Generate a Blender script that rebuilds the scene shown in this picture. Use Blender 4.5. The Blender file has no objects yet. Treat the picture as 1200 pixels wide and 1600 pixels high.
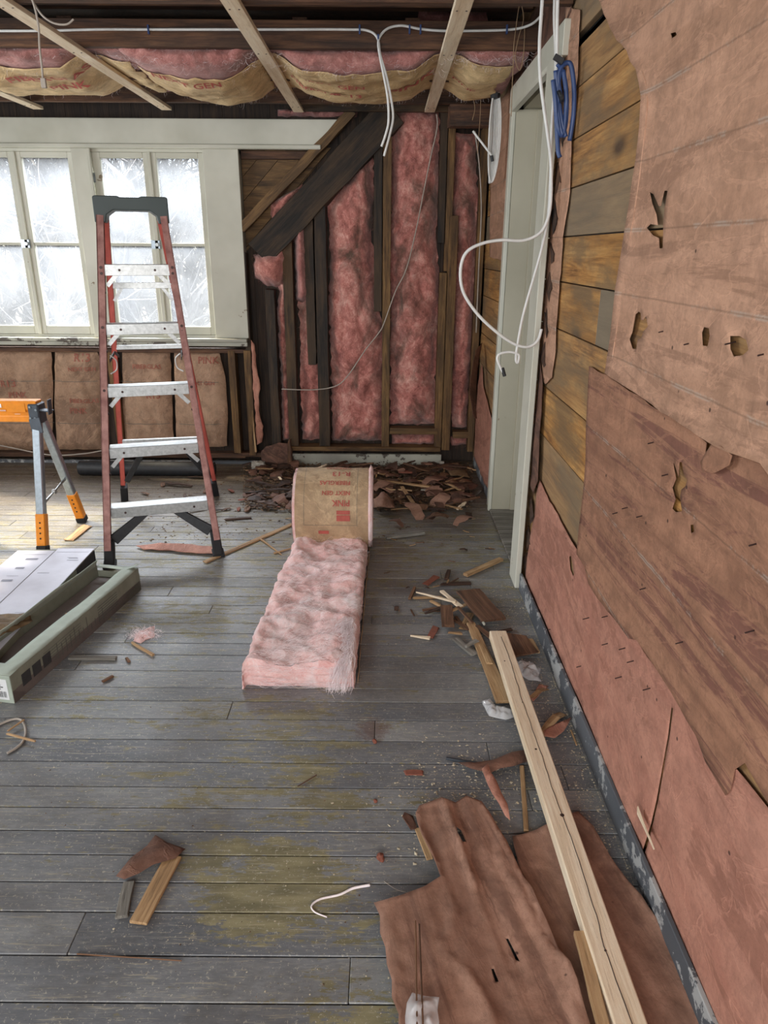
import bpy, bmesh, math, random
from mathutils import Vector, Matrix, noise
from mathutils.geometry import delaunay_2d_cdt
random.seed(11)
SC = bpy.context.scene
COL = SC.collection
V = Vector
# ------------------------------------------------------------------ camera
PITCH, ROLL, FPX, EYE = math.radians(20.15), math.radians(.4), 1109.0, 1.55
_c, _s = math.cos(PITCH), math.sin(PITCH)
CR = V((math.cos(ROLL), _s*math.sin(ROLL), _c*math.sin(ROLL)))
CU = V((-math.sin(ROLL), _s*math.cos(ROLL), _c*math.cos(ROLL)))
CF = V((0, _c, -_s))
cam = bpy.data.cameras.new('camera'); camo = bpy.data.objects.new('camera', cam); COL.objects.link(camo)
camo.matrix_world = Matrix(((CR.x, CU.x, -CF.x, 0), (CR.y, CU.y, -CF.y, 0), (CR.z, CU.z, -CF.z, EYE), (0, 0, 0, 1)))
cam.sensor_fit = 'VERTICAL'; cam.sensor_height = 36; cam.lens = FPX/1600*36; cam.clip_start = .05; cam.clip_end = 200
SC.camera = camo
# ------------------------------------------------------------------ sky, lights, exposure
SC.view_settings.view_transform = 'Standard'; SC.view_settings.look = 'None'
SC.view_settings.gamma = 1; SC.view_settings.use_curve_mapping = False
SC.view_settings.exposure = .40
SC.cycles.use_denoising = True; SC.cycles.max_bounces = 8; SC.cycles.diffuse_bounces = 4
SC.cycles.transparent_max_bounces = 16; SC.cycles.sample_clamp_indirect = 6
wd = bpy.data.worlds.new('sky'); SC.world = wd; wd.use_nodes = True
bg = wd.node_tree.nodes['Background']; bg.inputs[0].default_value = (.86, .93, 1, 1); bg.inputs[1].default_value = .92
def area(name, loc, target, sx, sy, power, color):
    l = bpy.data.lights.new(name, 'AREA'); l.shape = 'RECTANGLE'; l.size = sx; l.size_y = sy; l.energy = power; l.color = color
    o = bpy.data.objects.new(name, l); COL.objects.link(o); o.location = loc
    o.rotation_euler = (V(target)-V(loc)).to_track_quat('-Z', 'Y').to_euler(); return o
area('daylight_left_windows', (-3.95, 1.9, 1.6), (0, 2.0, .9), 3.4, 1.2, 70, (.93, .97, 1))
area('daylight_rear_fill', (-.8, -2.4, 1.7), (.3, 3.5, 1.3), 3.6, 1.4, 105, (1, .97, .93))  # added fill lamp behind the viewer
area('daylight_back_windows', (-2.3, 7.4, 4.0), (-1.7, 4.0, .4), 3.4, 1.8, 850, (.93, .97, 1))
sun = bpy.data.lights.new('sun', 'SUN'); sun.energy = 6.5; sun.angle = math.radians(3.5); sun.color = (1, .86, .62)
so = bpy.data.objects.new('sun', sun); COL.objects.link(so)
so.rotation_euler = V((.66, -.22, -.72)).to_track_quat('-Z', 'Y').to_euler()

# ------------------------------------------------------------------ pixel rays onto real planes
def ray(px, py):
    return CR*((px-600)/FPX) + CU*((800-py)/FPX) + CF
def F(px, py, z=0.):                      # on the floor (height z)
    d = ray(px, py); t = (z-EYE)/d.z; return V((d.x*t, d.y*t, z))
def B(px, py, Y=5.3):                     # on a plane parallel to the back wall
    d = ray(px, py); t = Y/d.y; return V((d.x*t, Y, EYE+d.z*t))
def W(px, py, X=.70):                     # on the right wall
    d = ray(px, py); t = X/d.x; return V((X, d.y*t, EYE+d.z*t))
# ------------------------------------------------------------------ node helpers
class M:
    def __init__(s, name, rough=.8, metal=0.):
        s.m = bpy.data.materials.new(name); s.m.use_nodes = True; s.nt = s.m.node_tree; s.N = s.nt.nodes; s.L = s.nt.links
        s.b = s.N['Principled BSDF']; s.b.inputs['Roughness'].default_value = rough; s.b.inputs['Metallic'].default_value = metal
        s.tc = s.N.new('ShaderNodeTexCoord'); s.oi = s.N.new('ShaderNodeObjectInfo')
        a = s.N.new('ShaderNodeVectorMath'); a.operation = 'MULTIPLY_ADD'
        s.L.new(s.oi.outputs['Random'], a.inputs[0]); a.inputs[1].default_value = (37, 53, 71); s.L.new(s.tc.outputs['Object'], a.inputs[2])
        s.co = a.outputs[0]
    def put(s, sock, v):
        if hasattr(v, 'is_linked') or isinstance(v, bpy.types.NodeSocket): s.L.new(v, sock)
        elif isinstance(v, (tuple, list)): sock.default_value = (*v, 1) if len(v) == 3 and sock.type == 'RGBA' else v
        else: sock.default_value = v
    def map(s, scale, co=None, rot=(0, 0, 0)):
        n = s.N.new('ShaderNodeMapping'); s.L.new(co or s.co, n.inputs[0]); n.inputs['Scale'].default_value = scale; n.inputs['Rotation'].default_value = rot; return n.outputs[0]
    def noise(s, scale, co=None, detail=4, rough=.55, dist=0):
        n = s.N.new('ShaderNodeTexNoise'); s.L.new(co or s.co, n.inputs['Vector'])
        n.inputs['Scale'].default_value = scale; n.inputs['Detail'].default_value = detail; n.inputs['Roughness'].default_value = rough; n.inputs['Distortion'].default_value = dist
        return n.outputs['Fac']
    def ramp(s, fac, stops):
        n = s.N.new('ShaderNodeValToRGB'); s.L.new(fac, n.inputs[0]); e = n.color_ramp.elements
        while len(e) < len(stops): e.new(.5)
        for i, (p, c) in enumerate(stops):
            e[i].position = p; e[i].color = (*c, 1) if isinstance(c, tuple) else (c, c, c, 1)
        return n.outputs[0]
    def mix(s, fac, a, b, mode='MIX'):
        n = s.N.new('ShaderNodeMix'); n.data_type = 'RGBA'; n.blend_type = mode; n.clamp_factor = True
        s.put(n.inputs[0], fac); s.put(n.inputs[6], a); s.put(n.inputs[7], b); return n.outputs[2]
    def math(s, op, a, b=0., c=0.):
        n = s.N.new('ShaderNodeMath'); n.operation = op; s.put(n.inputs[0], a); s.put(n.inputs[1], b); s.put(n.inputs[2], c); return n.outputs[0]
    def attr(s, name):
        n = s.N.new('ShaderNodeAttribute'); n.attribute_name = name; return n.outputs['Fac']
    def sep(s, v):
        n = s.N.new('ShaderNodeSeparateXYZ'); s.L.new(v, n.inputs[0]); return n.outputs
    def comb(s, x, y, z):
        n = s.N.new('ShaderNodeCombineXYZ'); s.put(n.inputs[0], x); s.put(n.inputs[1], y); s.put(n.inputs[2], z); return n.outputs[0]
    def bump(s, h, strength=.3, dist=.01):
        n = s.N.new('ShaderNodeBump'); s.L.new(h, n.inputs['Height']); n.inputs['Strength'].default_value = strength; n.inputs['Distance'].default_value = dist
        s.L.new(n.outputs[0], s.b.inputs['Normal'])
    def col(s, c): s.put(s.b.inputs['Base Color'], c)
    def rough(s, c): s.put(s.b.inputs['Roughness'], c)
def srgb(*c): return tuple(((x/255+.055)/1.055)**2.4 if x > 10 else x/255/12.92 for x in c)

def wood(name, dark, mid, light, stain=None, stain_amt=.0, knots=0., grain=26, rough=.75, rnd=False, tone=None, along=(1, 0, 0)):
    m = M(name, rough); co = m.co
    if rnd:
        a = m.N.new('ShaderNodeVectorMath'); a.operation = 'MULTIPLY_ADD'; m.put(a.inputs[0], m.attr('rnd')); a.inputs[1].default_value = (31, 47, 17); m.L.new(co, a.inputs[2]); co = a.outputs[0]
    sc = tuple(.9 if k else 11 for k in along)
    g = m.noise(grain/10, m.map(sc, co), 6, .62, .9)
    g2 = m.noise(grain/4, m.map(tuple(x*(1 if k else 2.2) for x, k in zip(sc, along)), co), 3, .6)
    c = m.ramp(m.math('ADD', m.math('MULTIPLY', g, .7), m.math('MULTIPLY', g2, .3)), [(.36, dark), (.49, mid), (.62, light)])
    g3 = m.noise(grain, m.map(tuple(x*(.5 if k else 1.) for x, k in zip(sc, along)), co), 5, .7)
    c = m.mix(m.math('MULTIPLY', m.ramp(g3, [(.58, 0.), (.66, 1.)]), .45), c, tuple(x*.45 for x in dark)); c = m.mix(m.math('MULTIPLY', m.ramp(g3, [(.34, 1.), (.43, 0.)]), .35), c, tuple(min(1, x*1.25) for x in light))
    big = m.noise(2.2, m.map(tuple(.8 if k else 1.6 for k in along), co), 3, .6)
    c = m.mix(m.math('MULTIPLY', m.ramp(big, [(.3, 1.), (.6, 0.)]), .35), c, dark)
    if knots:
        v = m.N.new('ShaderNodeTexVoronoi'); m.L.new(m.map((0, 1.5, 3.6) if along == (0, 1, 0) else tuple(2.0 if k else 4.2 for k in along), co), v.inputs[0]); v.inputs['Scale'].default_value = 1.0
        k = m.ramp(v.outputs['Distance'], [(.03*knots, 1.), (.09*knots, 0.)])
        k2 = m.ramp(v.outputs['Distance'], [(.1*knots, .6), (.4*knots, 0.)])
        c = m.mix(k2, c, tuple(x*.6 for x in mid)); c = m.mix(k, c, tuple(x*.35 for x in dark))
    if stain:
        n = m.noise(3.0, m.map(tuple(.7 if k else 2.5 for k in along), co), 5, .65)
        c = m.mix(m.math('MULTIPLY', m.ramp(n, [(.44, 0.), (.6, 1.)]), stain_amt), c, stain)
    if tone: c = m.mix(m.attr('tone'), c, m.mix(g, tuple(x*.7 for x in tone), tuple(min(1, x*1.3) for x in tone)))
    m.col(c); m.bump(m.math('ADD', g, g3), .35, .004); return m.m
def plain(name, c, rough=.6, metal=0., var=.12, bump=0., scale=30, c2=None):
    m = M(name, rough, metal); n = m.noise(scale, None, 5, .6)
    m.col(m.mix(m.ramp(n, [(.35, 0.), (.65, 1.)]), tuple(x*(1-var) for x in c), c2 or tuple(min(1, x*(1+var)) for x in c)))
    if bump: m.bump(n, bump, .005)
    return m.m
def painted(name, c, under, wear=.62, dirt=None, rough=.55, scale=6):
    m = M(name, rough); n = m.noise(scale, m.map((1, 1, 1)), 8, .7); d = m.noise(1.6, None, 4, .6)
    base = m.mix(m.ramp(d, [(.35, 0.), (.7, 1.)]), c, dirt or tuple(x*.8 for x in c))
    m.col(m.mix(m.ramp(n, [(wear, 0.), (wear+.015, 1.)]), base, under)); m.bump(n, .12, .003); return m.m

PINK = srgb(226, 150, 152); ROSE = srgb(190, 104, 106); PALE = srgb(244, 208, 208)
def fibre(name, a, b, c, dirt=None, amt=0., scale=9):
    m = M(name, .95); n = m.noise(scale, None, 8, .68, 1.2); n2 = m.noise(scale*5, m.map((1, 1.6, .8)), 5, .7, 2.)
    cc = m.ramp(m.math('ADD', m.math('MULTIPLY', n, .6), m.math('MULTIPLY', n2, .4)), [(.34, a), (.5, b), (.66, c)])
    if dirt:
        d = m.noise(3.4, m.map((1, 1, .6)), 6, .65, .8); cc = m.mix(m.math('MULTIPLY', m.ramp(d, [(.5, 0.), (.68, 1.)]), amt), cc, dirt)
    m.col(cc); m.bump(m.math('ADD', n, m.math('MULTIPLY', n2, .5)), .55, .012)
    m.b.inputs['Sheen Weight'].default_value = .25; return m.m
def paper(name, a, b, streak, rough=.8, spots=True, along=(.5, 5, 5), bumpk=.25, seam=False, rz=0., wr=1.):
    m = M(name, rough)
    if rz: m.co = m.map((1, 1, 1), m.co, (0, 0, rz))
    n = m.noise(2.2, m.map(along), 7, .66, .9); n2 = m.noise(14, None, 6, .7); n3 = m.noise(110, None, 4, .8)
    c = m.mix(m.ramp(n, [(.38, 0.), (.58, 1.)]), a, b)
    c = m.mix(m.math('MULTIPLY', m.ramp(m.noise(1.1, m.map(along), 8, .72, 1.6), [(.53, 0.), (.57, 1.)]), .7), c, streak)
    c = m.mix(m.math('MULTIPLY', m.ramp(m.noise(3.1, None, 7, .7, .6), [(.55, 0.), (.66, 1.)]), .45), c, tuple(min(1, x*1.28) for x in b))
    c = m.mix(m.math('MULTIPLY', m.ramp(n2, [(.38, 1.), (.55, 0.)]), .38), c, tuple(x*.5 for x in a))
    c = m.mix(m.math('MULTIPLY', m.ramp(n3, [(.35, 1.), (.5, 0.)]), .25), c, tuple(x*.5 for x in a))
    w = m.math('ABSOLUTE', m.math('SUBTRACT', m.noise(3.2, m.map(tuple(x**.5 for x in along), rot=(.5, .3, .4)), 5, .55, 2.2), .5)); wl = m.ramp(w, [(0., 1.), (.022, 0.)])
    w_ = m.math('ABSOLUTE', m.math('SUBTRACT', m.noise(7, m.map((1, 1, 1), rot=(.2, .7, .1)), 3, .5, 1.2), .5)); wk = m.ramp(w_, [(0., 1.), (.018, 0.)])
    c = m.mix(m.math('MULTIPLY', wl, .30*wr), c, tuple(min(1, x*1.35) for x in b)); c = m.mix(m.math('MULTIPLY', wk, .22), c, tuple(x*.5 for x in a))
    if spots:
        v = m.N.new('ShaderNodeTexVoronoi'); m.L.new(m.map((1, 1, 1)), v.inputs[0]); v.inputs['Scale'].default_value = 11
        c = m.mix(m.ramp(v.outputs['Distance'], [(.04, .9), (.065, 0.)]), c, srgb(60, 35, 28))
    if seam:          # chalky rub lines where the paper crosses the board joints behind it
        ge = m.N.new('ShaderNodeNewGeometry'); z = m.sep(ge.outputs['Position'])[2]; q = m.math('ADD', z, m.math('MULTIPLY', m.noise(1.5, ge.outputs['Position'], 3), .012)); d = None
        for zz in SEAMZ:
            t = m.math('ABSOLUTE', m.math('SUBTRACT', q, zz+.006)); d = t if d is None else m.math('MINIMUM', d, t)
        rub = m.ramp(m.noise(3.4, m.map((1, 1, 1)), 7, .85), [(.50, 0.), (.58, 1.)])
        c = m.mix(m.math('MULTIPLY', m.ramp(d, [(.001, .55), (.0035, 0.)]), 1.), c, tuple(x*.35 for x in a))
        c = m.mix(m.math('MULTIPLY', m.ramp(m.math('ABSOLUTE', m.math('SUBTRACT', d, .003)), [(.0005, .6), (.003, 0.)]), rub), c, srgb(206, 196, 184))
        c = m.mix(m.math('MULTIPLY', m.ramp(d, [(.0, .35), (.03, 0.)]), rub), c, tuple(x*.5 for x in a))
    m.col(c); m.bump(m.math('ADD', m.math('ADD', n2, n), m.math('ADD', m.math('MULTIPLY', wl, .35*wr), m.math('MULTIPLY', n3, .25))), bumpk*1.5, .006); return m.m

SEAMZ = [.19, .37, .54, .79, 1.0, 1.26, 1.441, 1.609, 1.78, 1.948, 2.12, 2.30, 2.5]
MT = {}
MT['floor'] = None
MT['old_tan'] = wood('old_framing_pine', srgb(62, 42, 24), srgb(112, 82, 48), srgb(140, 108, 66), srgb(40, 28, 20), .5, .6)
MT['old_dark'] = wood('charred_framing', srgb(24, 18, 14), srgb(48, 36, 26), srgb(78, 58, 38), srgb(110, 82, 50), .35)
MT['char'] = wood('blackened_framing', srgb(15, 12, 10), srgb(36, 28, 22), srgb(66, 50, 36), srgb(96, 72, 46), .3)
MT['old_brown'] = wood('brown_joist', srgb(50, 33, 24), srgb(92, 62, 44), srgb(120, 84, 58), srgb(36, 25, 20), .6)
MT['diag'] = wood('weathered_sheathing', srgb(62, 44, 28), srgb(112, 84, 52), srgb(142, 110, 70), srgb(45, 34, 26), .5, rnd=True)
MT['dark_sheath'] = wood('dark_brown_sheathing', srgb(28, 20, 16), srgb(50, 38, 30), srgb(72, 54, 40), rnd=True, along=(0, 0, 1))  # dark brown boards of the back wall and roof deck
MT['plank'] = wood('honey_wall_plank', srgb(118, 76, 38), srgb(190, 136, 72), srgb(222, 172, 104), srgb(112, 94, 70), .7, 1.6, rnd=True, tone=srgb(132, 118, 98), along=(0, 1, 0), grain=20)
MT['new_pine'] = wood('fresh_pine', srgb(214, 190, 158), srgb(236, 216, 188), srgb(246, 232, 208), knots=.45, grain=30)
MT['tan_scrap'] = wood('tan_scrap_wood', srgb(122, 94, 64), srgb(176, 140, 100), srgb(210, 178, 136))
MT['brown_scrap'] = wood('brown_scrap_wood', srgb(58, 38, 26), srgb(104, 72, 50), srgb(136, 100, 74))
MT['dark_scrap'] = wood('dark_bark_scrap', srgb(30, 20, 15), srgb(62, 42, 32), srgb(92, 64, 48))
MT['grey_scrap'] = wood('grey_weathered_scrap', srgb(80, 76, 72), srgb(130, 126, 118), srgb(176, 172, 164))
MT['white'] = painted('old_white_paint', srgb(208, 207, 194), srgb(120, 104, 80), .66, srgb(182, 181, 166))
MT['white_worn'] = painted('worn_white_paint', srgb(186, 186, 172), srgb(88, 80, 72), .56, srgb(140, 138, 128))
MT['jamb'] = painted('beige_grey_paint', srgb(182, 176, 156), srgb(110, 90, 70), .72, srgb(166, 160, 140))
MT['grey_board'] = painted('grey_painted_strip', srgb(104, 108, 114), srgb(168, 170, 170), .54, srgb(70, 74, 80), .7, 9)
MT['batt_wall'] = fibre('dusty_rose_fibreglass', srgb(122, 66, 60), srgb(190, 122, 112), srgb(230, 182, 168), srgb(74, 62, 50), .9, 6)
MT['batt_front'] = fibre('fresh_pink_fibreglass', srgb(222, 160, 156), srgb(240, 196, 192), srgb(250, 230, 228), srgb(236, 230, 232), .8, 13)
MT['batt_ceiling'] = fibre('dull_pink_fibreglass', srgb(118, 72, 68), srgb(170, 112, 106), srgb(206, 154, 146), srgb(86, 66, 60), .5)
MT['strand'] = plain('fibreglass_strand', srgb(250, 236, 238), .8, var=.08)
MT['strand_rose'] = plain('rose_fibreglass_strand', srgb(214, 140, 138), .8, var=.1)
MT['kraft'] = paper('kraft_facing', srgb(182, 152, 120), srgb(198, 170, 136), srgb(166, 138, 108), .75, False, (1, 1, 1), .35)
MT['kraft_wall'] = paper('aged_kraft_facing', srgb(160, 128, 104), srgb(184, 150, 124), srgb(130, 102, 84), .75, False, (1, 1, 1), .5)
MT['kraft_ceiling'] = paper('tan_kraft_facing', srgb(212, 180, 132), srgb(226, 198, 152), srgb(186, 152, 108), .75, False, (1, 1, 1), .4)
MT['print'] = plain('faded_red_print', srgb(176, 88, 78), .8, var=.15)
MT['print_pale'] = plain('pale_red_print', srgb(160, 100, 84), .8, var=.15)
MT['rosin_up'] = paper('upper_rosin_paper', srgb(180, 138, 112), srgb(198, 154, 128), srgb(154, 116, 94), .8, True, (5, .6, 4), .22, True)
MT['rosin_mid'] = paper('stained_rosin_paper', srgb(142, 100, 78), srgb(170, 124, 98), srgb(110, 66, 60), .8, True, (5, .5, 5), .22, True)
MT['rosin_low'] = paper('salmon_rosin_paper', srgb(176, 120, 102), srgb(192, 138, 118), srgb(154, 104, 86), .8, True, (5, .8, 3), .3)
MT['rosin_floor'] = paper('brown_rosin_paper', srgb(144, 106, 88), srgb(170, 130, 110), srgb(118, 84, 70), .8, True, (5, .35, 5), .2, False, -.24, .25)
MT['bark'] = paper('bark_brown_paper', srgb(92, 62, 50), srgb(124, 88, 72), srgb(60, 40, 32), .8, False, (1, 1, 1), .4)
MT['alu'] = plain('brushed_aluminium', srgb(176, 178, 178), .38, .75, .15, scale=60)
MT['galv'] = plain('galvanised_steel', srgb(170, 180, 190), .32, .8, .12, scale=50)
MT['fibreglass_rail'] = plain('faded_orange_rail', srgb(146, 96, 90), .6, var=.14, scale=18, c2=srgb(178, 132, 124))
MT['rear_rail'] = plain('red_orange_rail', srgb(192, 92, 82), .55, var=.12, scale=18)
MT['black'] = plain('black_plastic', srgb(38, 40, 44), .5, var=.3)
MT['cap'] = painted('dark_green_grey_plastic', srgb(62, 76, 76), srgb(170, 178, 176), .68, srgb(50, 60, 60), .5, 14)
MT['rubber'] = plain('black_rubber', srgb(30, 30, 33), .8)
MT['orange'] = plain('orange_paint', srgb(224, 136, 30), .42, .1, .08)
MT['bracket'] = plain('dark_grey_bracket', srgb(74, 80, 88), .5, .4)
MT['rivet'] = plain('dark_rivet', srgb(70, 52, 50), .5, .5)
MT['cable'] = plain('white_cable_sheath', srgb(222, 222, 220), .45, var=.06)
MT['cable_grey'] = plain('dusty_cable_sheath', srgb(170, 160, 150), .6, var=.1)
MT['blue'] = plain('blue_tubing', srgb(52, 74, 122), .4, var=.1)
MT['twine'] = plain('tan_twine', srgb(150, 124, 96), .9)
MT['carton_lav'] = plain('pale_printed_carton', srgb(206, 206, 218), .5, var=.07, scale=8)
MT['carton_green'] = plain('grey_green_carton', srgb(168, 178, 166), .6, var=.1, scale=10)
MT['carton_side'] = plain('olive_grey_carton_side', srgb(134, 136, 122), .65, var=.12, scale=10)
MT['carton_in'] = plain('brown_grey_carton_inside', srgb(112, 102, 98), .8, var=.1, scale=10)
MT['ink'] = plain('dark_ink', srgb(58, 58, 60), .7)
MT['ink_soft'] = plain('soft_grey_ink', srgb(140, 142, 156), .7)
MT['ink_mid'] = plain('mid_grey_ink', srgb(98, 100, 94), .7)
MT['label_white'] = plain('white_label', srgb(226, 228, 230), .5, var=.04)
MT['brown_paper'] = paper('crumpled_brown_paper', srgb(110, 88, 62), srgb(136, 112, 82), srgb(90, 70, 50), .7, False, (2, 2, 2), .5)
MT['mortar'] = plain('pale_grey_chunk', srgb(170, 166, 156), .9, bump=.4)
MT['branch'] = plain('pale_bark', srgb(112, 108, 106), .9, var=.15)
MT['field'] = plain('pale_winter_hillside', srgb(140, 142, 140), 1., var=.15, scale=1.5)
MT['dirt'] = plain('brown_dirt', srgb(78, 58, 44), .95, var=.5, c2=srgb(132, 104, 78), scale=90)
MT['crumb'] = plain('pale_crumb', srgb(196, 184, 160), .9, var=.2)
MT['red_chip'] = plain('rust_red_chip', srgb(132, 78, 62), .8, var=.2, bump=.3)
def poly_mat():
    m = M('clear_plastic', .15); m.col((.9, .9, .92)); m.b.inputs['Alpha'].default_value = .38; return m.m
MT['poly'] = poly_mat()
def glass_mat():
    m = M('dusty_hazed_glass'); nt = m.nt; tr = m.N.new('ShaderNodeBsdfTransparent'); gl = m.N.new('ShaderNodeBsdfGlossy'); gl.inputs['Roughness'].default_value = .35
    df = m.N.new('ShaderNodeBsdfTranslucent'); df.inputs[0].default_value = (.95, .97, 1, 1); tr.inputs[0].default_value = (.97, .98, 1, 1)
    a = m.N.new('ShaderNodeMixShader'); b = m.N.new('ShaderNodeMixShader'); a.inputs[0].default_value = .012; m.L.new(tr.outputs[0], a.inputs[1]); m.L.new(gl.outputs[0], a.inputs[2])
    m.L.new(m.math('MULTIPLY', m.noise(3, None, 5), .14), b.inputs[0]); m.L.new(a.outputs[0], b.inputs[1]); m.L.new(df.outputs[0], b.inputs[2])  # dust film doubles as the pale haze over the outside view
    m.L.new(b.outputs[0], m.N['Material Output'].inputs[0]); return m.m
MT['glass'] = glass_mat()
# floor paint: blue-grey paint worn through to an older olive coat, some patches painting in window glare, dirt under the demolition pile
def floor_mat():
    m = M('worn_grey_floor_paint', .5)
    a = m.N.new('ShaderNodeVectorMath'); a.operation = 'MULTIPLY_ADD'; m.put(a.inputs[0], m.attr('rnd')); a.inputs[1].default_value = (9, 3, 0); m.L.new(m.tc.outputs['Object'], a.inputs[2]); co = a.outputs[0]
    P = m.tc.outputs['Object']; x, y, z = m.sep(P)
    n = m.noise(5, m.map((.8, 2.4, 1), co), 10, .72, .3); n3 = m.noise(30, m.map((.55, 2.0, 1), co), 9, .8); blot = m.noise(.9, P, 3, .5)
    wear_glare_pts = [(F(420, 1400), .30, .26), (F(330, 1340), .22, .16), (F(450, 1350), .25, .2), (F(520, 1255), .35, .12), (F(350, 1240), .5, .1), (F(560, 1600), .3, .13), (F(560, 1450), .2, .1), (F(780, 1225), .2, .06), (F(430, 1130), .55, .10), (F(180, 1230), .5, .07), (F(480, 1190), .45, .11), (F(120, 1120), .4, .06), (F(300, 960), .5, .05)]  # worn spots; those on the left also paint in pale window glare
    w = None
    for p, rad, amt in wear_glare_pts:
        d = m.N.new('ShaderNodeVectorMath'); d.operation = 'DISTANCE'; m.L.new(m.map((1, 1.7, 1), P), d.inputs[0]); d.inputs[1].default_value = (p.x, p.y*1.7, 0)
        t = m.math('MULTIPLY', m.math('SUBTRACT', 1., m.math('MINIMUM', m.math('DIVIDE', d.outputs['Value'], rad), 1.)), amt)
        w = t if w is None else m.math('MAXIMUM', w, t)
    far = m.ramp(y, [(0, 0.), (1, 1.)])
    m1 = m.N.new('ShaderNodeMapRange'); m.L.new(y, m1.inputs[0]); m1.inputs[1].default_value = 1.9; m1.inputs[2].default_value = 3.6; m1.inputs[4].default_value = .075
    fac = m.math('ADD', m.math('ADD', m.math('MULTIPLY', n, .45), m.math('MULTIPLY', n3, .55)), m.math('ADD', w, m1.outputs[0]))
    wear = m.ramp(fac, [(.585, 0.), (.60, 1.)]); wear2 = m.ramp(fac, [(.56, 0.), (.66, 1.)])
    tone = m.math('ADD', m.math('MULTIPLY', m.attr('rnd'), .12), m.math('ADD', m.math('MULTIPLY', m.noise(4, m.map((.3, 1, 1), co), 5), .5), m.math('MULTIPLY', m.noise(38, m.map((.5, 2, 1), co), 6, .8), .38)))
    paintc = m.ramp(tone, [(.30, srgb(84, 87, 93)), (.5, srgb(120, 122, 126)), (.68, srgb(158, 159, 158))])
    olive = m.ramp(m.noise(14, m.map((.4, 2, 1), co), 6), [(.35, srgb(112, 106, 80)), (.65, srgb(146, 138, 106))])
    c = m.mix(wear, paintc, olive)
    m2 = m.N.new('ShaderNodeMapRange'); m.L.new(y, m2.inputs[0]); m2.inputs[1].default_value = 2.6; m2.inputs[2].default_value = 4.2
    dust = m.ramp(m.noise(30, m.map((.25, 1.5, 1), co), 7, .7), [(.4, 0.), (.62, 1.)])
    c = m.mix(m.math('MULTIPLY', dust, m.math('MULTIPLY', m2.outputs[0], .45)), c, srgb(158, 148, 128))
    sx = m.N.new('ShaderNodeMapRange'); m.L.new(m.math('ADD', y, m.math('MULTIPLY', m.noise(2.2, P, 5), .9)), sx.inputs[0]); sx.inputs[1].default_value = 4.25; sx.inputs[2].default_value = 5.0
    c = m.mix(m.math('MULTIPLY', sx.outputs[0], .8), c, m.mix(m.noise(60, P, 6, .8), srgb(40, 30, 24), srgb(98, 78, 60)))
    sp = m.ramp(m.noise(85, P, 3, .9), [(.60, 0.), (.64, 1.)]); c = m.mix(m.math('MULTIPLY', sp, .7), c, srgb(190, 184, 168))
    c = m.mix(m.ramp(m.noise(40, m.map((.15, 3, 1), co), 4, .8), [(.58, 0.), (.62, .6)]), c, srgb(176, 168, 146))
    for rz, off in ((.9, 0), (-.7, 3), (.25, 7)):      # long scuffs and scratches
        q = m.noise(2.2, m.map((1., 14, 1), P, (0, 0, rz)), 3, .5, .4); ln = m.ramp(m.math('ABSOLUTE', m.math('SUBTRACT', q, .5)), [(0., 1.), (.008, 0.)])
        gate = m.ramp(m.noise(2.5+off*.2, m.map((1, 1, 1), P), 4, .6), [(.5, 0.), (.6, .5)])
        c = m.mix(m.math('MULTIPLY', ln, gate), c, srgb(168, 166, 158))
    grime = m.noise(1.4, m.map((1, 1.4, 1), P), 7, .7, .8); c = m.mix(m.math('MULTIPLY', m.ramp(grime, [(.48, 0.), (.62, 1.)]), .35), c, srgb(84, 76, 68))
    gs = m.N.new('ShaderNodeVectorMath'); gs.operation = 'DISTANCE'; m.L.new(P, gs.inputs[0]); gs.inputs[1].default_value = F(583, 1140)
    rs = m.math('ADD', m.math('SUBTRACT', 1., m.math('MINIMUM', m.math('DIVIDE', gs.outputs['Value'], .16), 1.)), m.math('SUBTRACT', m.noise(40, P, 5, .8), .5)); c = m.mix(m.math('MULTIPLY', m.ramp(rs, [(.55, 0.), (.8, 1.)]), .6), c, srgb(96, 64, 50))
    m.col(c); m.rough(m.mix(wear2, (.38,)*3, (.66,)*3)); m.bump(m.math('ADD', n3, m.math('MULTIPLY', fac, .6)), .25, .003); return m.m
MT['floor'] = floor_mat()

# ------------------------------------------------------------------ object helpers
def link(name, me, mat, parent=None, mw=None, smooth=False):
    if mat is not None: me.materials.append(MT[mat] if isinstance(mat, str) else mat)
    o = bpy.data.objects.new(name, me); COL.objects.link(o)
    if smooth: me.polygons.foreach_set('use_smooth', [True]*len(me.polygons))
    if parent is not None: o.parent = parent; o.matrix_basis = parent.matrix_basis.inverted() @ (mw or Matrix())
    elif mw is not None: o.matrix_basis = mw
    return o
def mesh(name, vs, fs):
    me = bpy.data.meshes.new(name); me.from_pydata([tuple(v) for v in vs], [], fs); me.update(); return me
def T(o, label=None, cat=None, group=None, kind=None):
    for k, v in (('label', label), ('category', cat), ('group', group), ('kind', kind)):
        if v: o[k] = v
    return o
def empty(name, loc, label, cat, group=None):
    o = bpy.data.objects.new(name, None); COL.objects.link(o); o.matrix_basis = Matrix.Translation(V(loc)); o.empty_display_size = .05
    return T(o, label, cat, group)
def bev(o, w=.002, seg=1):
    b = o.modifiers.new('bevel', 'BEVEL'); b.width = w; b.segments = seg; b.limit_method = 'ANGLE'; return o
def frame(p0, p1, up=(0, 0, 1)):
    p0, p1 = V(p0), V(p1); x = (p1-p0).normalized(); u = V(up); y = u.cross(x)
    if y.length < 1e-4: y = V((0, 1, 0)).cross(x)
    y.normalize(); z = x.cross(y); c = (p0+p1)/2
    return Matrix(((x.x, y.x, z.x, c.x), (x.y, y.y, z.y, c.y), (x.z, y.z, z.z, c.z), (0, 0, 0, 1))), (p1-p0).length
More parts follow.
